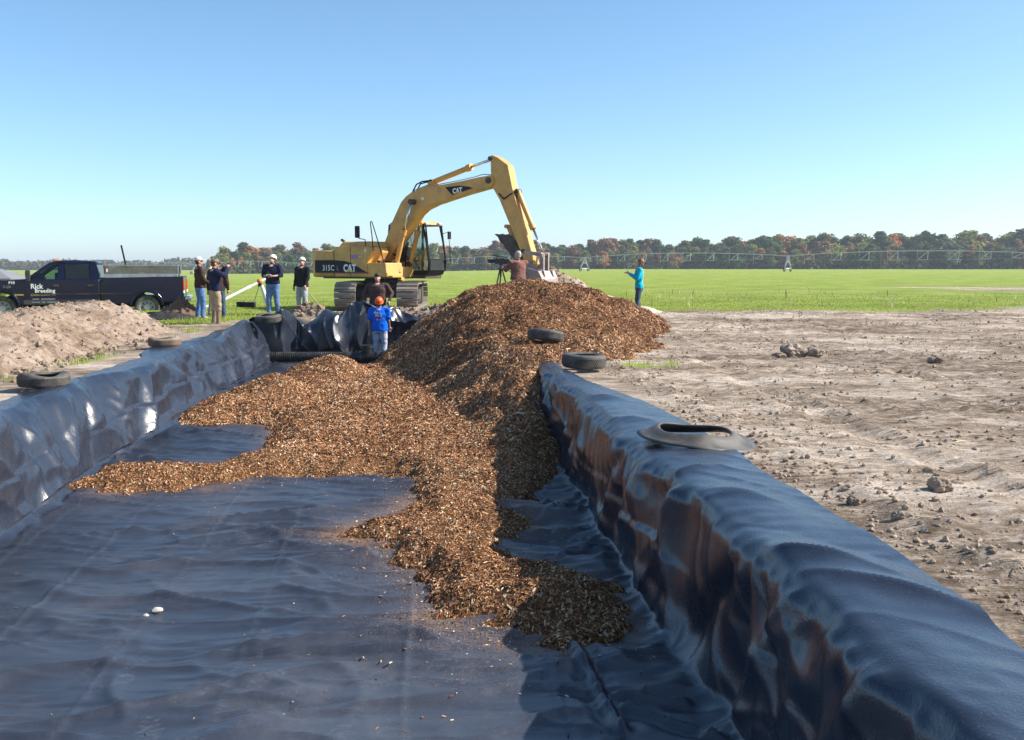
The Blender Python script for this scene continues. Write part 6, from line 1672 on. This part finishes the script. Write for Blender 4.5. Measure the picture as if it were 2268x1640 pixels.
# ================================================================== FAR BUILDING
m_roof = pm('grey_metal_roof', (0.24, 0.235, 0.24), .5, .2, .1, .6); m_siding = pm('red_siding', (0.22, 0.05, 0.07), .7, 0, .1, .6); m_wsiding = pm('white_siding', (0.7, 0.7, 0.68), .7, 0, .05, .6)
fb = empty('farm_building', (-66.5, 128, -1.4), deg(12)); tag(fb, 'low farm building with grey roof at the far left edge', 'building')
b = MB(); b.box((-8, 0, .45), (22, 9, .9)); b.build('wall', m_wsiding, fb)
b = MB(); b.box((-8, 0, 1.15), (22, 8.9, .5)); b.build('upper_wall', m_siding, fb)
b = MB(); b.poly_prism([(-5.0, 1.35), (5.0, 1.35), (5.0, 1.5), (0, 2.9), (-5.0, 1.5)], -19.5, 3.3, 'yz')
for v in b.bm.verts:
    if v.co.x > 0 and v.co.z > 2: v.co.x -= 3.2
b.build('roof', m_roof, fb)
for k in range(3):
    b = MB(); b.box((.5 - 3.2 * k, -4.52, .55), (1.2, .05, .5)); w_ = b.build('window', m_tint, fb); b = MB(); b.box((.5 - 3.2 * k, -4.54, .26), (1.4, .06, .08)); b.build('sill', m_wsiding, w_)

# ================================================================== WOODS
m_leaf, nt, b, out = new_mat('autumn_leaves')
oi = nt.nodes.new('ShaderNodeObjectInfo'); tn = attr(nt, 'tone')
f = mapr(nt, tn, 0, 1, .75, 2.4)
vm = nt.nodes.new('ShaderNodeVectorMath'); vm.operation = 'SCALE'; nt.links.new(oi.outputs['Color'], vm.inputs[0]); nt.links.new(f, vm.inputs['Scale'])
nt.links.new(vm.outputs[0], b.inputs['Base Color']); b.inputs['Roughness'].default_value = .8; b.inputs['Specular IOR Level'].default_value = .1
tl = nt.nodes.new('ShaderNodeBsdfTranslucent'); nt.links.new(vm.outputs[0], tl.inputs[0]); mx = nt.nodes.new('ShaderNodeMixShader'); mx.inputs[0].default_value = .3
nt.links.new(b.outputs[0], mx.inputs[1]); nt.links.new(tl.outputs[0], mx.inputs[2]); nt.links.new(mx.outputs[0], out.inputs['Surface'])
m_bark = pm('bark', (0.12, 0.095, 0.075), .9, 0, .3, 2)
def crown_mesh(seed, H, W, low):
    r = np.random.default_rng(seed); lobes = []
    n_l = 11
    for k in range(n_l):
        t = (k + .5) / n_l; zz = H * (low + (1 - low) * t * .86 + .05)
        rad = W * .5 * (1.0 - .55 * abs(t - .45) * 1.5) * r.uniform(.55, .8)
        a = r.uniform(0, 6.28); d_ = W * .5 * r.uniform(.1, .55) * (1 - .7 * t)
        lobes.append((d_ * math.cos(a), d_ * math.sin(a), zz, max(.8, rad * .75)))
    P_ = []; Nn = []
    per_ = 120
    for (x_, y_, z_, R_) in lobes:
        u = r.normal(size=(per_, 3)); u /= np.linalg.norm(u, axis=1, keepdims=True)
        rr_ = R_ * r.uniform(.62, 1.12, (per_, 1)); q = u * rr_ * np.array([1, 1, .82]) + np.array([x_, y_, z_]); P_.append(q); Nn.append(u)
    P_ = np.concatenate(P_); Nn = np.concatenate(Nn); ok = P_[:, 2] > .25; P_, Nn = P_[ok], Nn[ok]; n = len(P_)
    Nn = Nn + r.normal(0, .55, Nn.shape); Nn /= np.linalg.norm(Nn, axis=1, keepdims=True)
    t1 = np.cross(Nn, r.normal(size=(n, 3))); t1 /= np.linalg.norm(t1, axis=1, keepdims=True); t2 = np.cross(Nn, t1)
    s_ = r.uniform(.22, .58, (n, 1))
    V = np.stack([P_ - t1 * s_, P_ + t2 * s_ * .7 + Nn * .12, P_ + t1 * s_, P_ - t2 * s_ * .7 - Nn * .1], 1).reshape(-1, 3)
    tone = np.repeat(np.clip(r.normal(.5, .24, n), 0, 1), 4)
    F = np.arange(4 * n).reshape(-1, 4)
    # inner mass so the crown is not see-through everywhere
    Vc, Fc, o_ = [], [], len(V)
    for (x_, y_, z_, R_) in lobes:
        v = ICO_V * R_ * .66 * r.uniform(.8, 1.1, (len(ICO_V), 1)) + np.array([x_, y_, z_]); Vc.append(v); Fc.append(ICO_F + o_); o_ += len(v)
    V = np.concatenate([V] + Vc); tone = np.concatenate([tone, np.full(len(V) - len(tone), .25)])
    return np_mesh('crown', V, [F, np.concatenate(Fc)], False, {'tone': tone})
def trunk_mesh(seed, H):
    r = random.Random(seed); b = MB(); b.tube([(0, 0, -.3), (r.uniform(-.2, .2), 0, H * .3), (r.uniform(-.4, .4), r.uniform(-.3, .3), H * .8)], [.30, .22, .08], 7)
    for k in range(4):
        a = r.uniform(0, 6.28); z_ = H * r.uniform(.25, .5); b.tube([(0, 0, z_), (1.2 * math.cos(a), 1.2 * math.sin(a), z_ + 1.4), (2.2 * math.cos(a), 2.2 * math.sin(a), z_ + 3.2)], [.14, .09, .04], 5)
    return b.mesh('trunk')
VAR = []
for k in range(9):
    H_ = (15, 17, 13, 16, 14, 12, 18, 10, 15)[k]; W_ = (10, 9, 11, 8, 12, 9, 10, 8, 7)[k]; low_ = (.18, .3, .12, .34, .15, .1, .36, .06, .3)[k]
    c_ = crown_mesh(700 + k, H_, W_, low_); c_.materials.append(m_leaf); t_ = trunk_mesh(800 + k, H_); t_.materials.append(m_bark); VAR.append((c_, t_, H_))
KINDS = [('dark green', (0.055, 0.085, 0.030)), ('olive green', (0.105, 0.115, 0.040)), ('yellow-green', (0.165, 0.165, 0.050)), ('rust red', (0.17, 0.095, 0.055)), ('orange', (0.31, 0.155, 0.050)), ('brown', (0.17, 0.115, 0.062)), ('grey-green', (0.10, 0.115, 0.070))]
WT = [.24, .24, .10, .07, .055, .22, .13]
rt = random.Random(77)
def tree(x, y, h, ki, row):
    v = rt.choice(VAR); z = gz(x, y); s = h / v[2]
    name, col = KINDS[ki]; j = rt.uniform(.85, 1.15)
    u = x / y * 2200 + 1134
    zone = next(t_ for (lim_, t_) in ((590, 'left of the hard hats'), (700, 'behind the hard hats'), (960, 'behind the excavator'), (1220, 'under the excavator arm'), (1380, 'behind the dark soil heap'), (1500, 'behind the woman'), (1650, 'right of the woman'), (1760, 'behind the pivot tower'), (2000, 'right of the pivot tower'), (9999, 'near the right frame edge')) if u < lim_)
    e = empty('tree', (x, y, z - .1), rt.uniform(0, 6.28)); e.scale = (s * rt.uniform(1.4, 2.0), s * rt.uniform(1.2, 1.6), s)
    size_ = 'tall' if h > 13 else ('short' if h < 9.3 else 'mid-height')
    tag(e, f'{size_} {name} tree in the {row} row of far woods {zone}', 'tree', f'{size_} {name} trees in the {row} row {zone}')
    c_ = bpy.data.objects.new('crown', v[0]); COL.objects.link(c_); c_.parent = e; c_.color = (col[0] * j, col[1] * j * rt.uniform(.93, 1.07), col[2] * j, 1)
    t_ = bpy.data.objects.new('trunk', v[1]); COL.objects.link(t_); t_.parent = e
def wood_edge(u):   # distance of the front of the woods by bearing
    return float(np.interp(u, [440, 480, 700, 1200, 1700, 2300], [415, 405, 430, 455, 440, 415]))
u = 466.0
while u < 2300:
    d = wood_edge(u) + rt.uniform(-6, 6); x = (u - 1134) / 2200 * d
    h_top = float(np.interp(u, [466, 500, 540, 700, 900, 1100, 1250, 1500, 1700, 1990, 2050, 2300], [7.5, 9.5, 11, 11, 10.5, 10.8, 11.5, 12, 13, 14, 14, 14]))
    w = list(WT)
    if 505 < u < 545: w[4] = 1.2
    if 1640 < u < 1840: w[4] += .25; w[3] += .15
    if 1990 < u < 2080: w[0] += .7
    tree(x, d, h_top * rt.uniform(.62, .92), rt.choices(range(7), w)[0], 'front')
    u += rt.uniform(13, 21)
u = 476.0
while u < 2310:
    d = wood_edge(u) + rt.uniform(12, 34); x = (u - 1134) / 2200 * d
    h_top = float(np.interp(u, [476, 500, 540, 700, 900, 1100, 1250, 1500, 1700, 1990, 2050, 2300], [8.5, 10.5, 12.0, 11.8, 11.5, 12.2, 12.5, 13, 14, 15.5, 15.5, 15.5]))
    w = list(WT)
    if 505 < u < 560: w[4] = 1.5
    if 1640 < u < 1840: w[4] += .35
    if 1990 < u < 2080: w[0] += .7
    tree(x, d, h_top * rt.uniform(.82, 1.16), rt.choices(range(7), w)[0], 'back')
    u += rt.uniform(9, 16)
# undergrowth at the wood's edge and the hazier woods farther off, each read as one mass
def leaf_mass(name, pts, size, col, label, cat):
    n = len(pts); r = np.random.default_rng(91)
    Nn = r.normal(size=(n, 3)); Nn /= np.linalg.norm(Nn, axis=1, keepdims=True); t1 = np.cross(Nn, r.normal(size=(n, 3))); t1 /= np.linalg.norm(t1, axis=1, keepdims=True); t2 = np.cross(Nn, t1)
    s_ = size * r.uniform(.5, 1.2, (n, 1)); V = np.stack([pts - t1 * s_, pts + t2 * s_, pts + t1 * s_, pts - t2 * s_], 1).reshape(-1, 3)
    o = link_mesh(name, np_mesh(name, V, np.arange(4 * n).reshape(-1, 4), False, {'tone': np.repeat(r.random(n), 4)}), m_leaf); o.color = (*col, 1)
    tag(o, label, cat, kind='stuff')
r = np.random.default_rng(17); n = 24000
uu = r.uniform(455, 2330, n); dd = np.interp(uu, [440, 480, 700, 1200, 1700, 2300], [415, 405, 430, 455, 440, 415]) + r.uniform(-4, 45, n); xx = (uu - 1134) / 2200 * dd
hh_ = (2.0 + 4.5 * np.clip(perlin(xx * .12, dd * .02, 95) + .4, 0, 1)) * np.clip((uu - 445) / 50, .1, 1); zz = field_z(xx, dd) + hh_ * r.random(n) ** .8
leaf_mass('undergrowth', np.stack([xx, dd, zz], -1), .75, (0.090, 0.092, 0.050), 'dark undergrowth along the foot of the far woods', 'undergrowth')
n = 9000; uu = r.uniform(-60, 520, n); dd = r.uniform(780, 840, n); xx = (uu - 1134) / 2200 * dd
hh_ = 6.5 + 3.5 * perlin(xx * .06, xx * 0 + .5, 96) + 1.5 * perlin(xx * .25, xx * 0 + .5, 97); zz = field_z(xx, dd) + hh_ * r.random(n) ** .7
leaf_mass('distant_woods', np.stack([xx, dd, zz], -1), 1.3, (0.075, 0.075, 0.045), 'distant low woods on the horizon behind the truck', 'woods')

# ================================================================== AIR
m_haze = bpy.data.materials.new('haze'); m_haze.use_nodes = True
nt = m_haze.node_tree; nt.nodes.clear()
out = nt.nodes.new('ShaderNodeOutputMaterial'); pvn = nt.nodes.new('ShaderNodeVolumePrincipled')
pvn.inputs['Color'].default_value = (0.80, 0.88, 0.97, 1); pvn.inputs['Density'].default_value = 0.00028; pvn.inputs['Anisotropy'].default_value = 0.1
nt.links.new(pvn.outputs[0], out.inputs['Volume'])
b = MB(); b.box((0, 1280, 9.0), (5400, 2860, 26.0)); hz_ = b.build('haze', m_haze); tag(hz_, 'thin haze over the field', 'haze', kind='stuff')
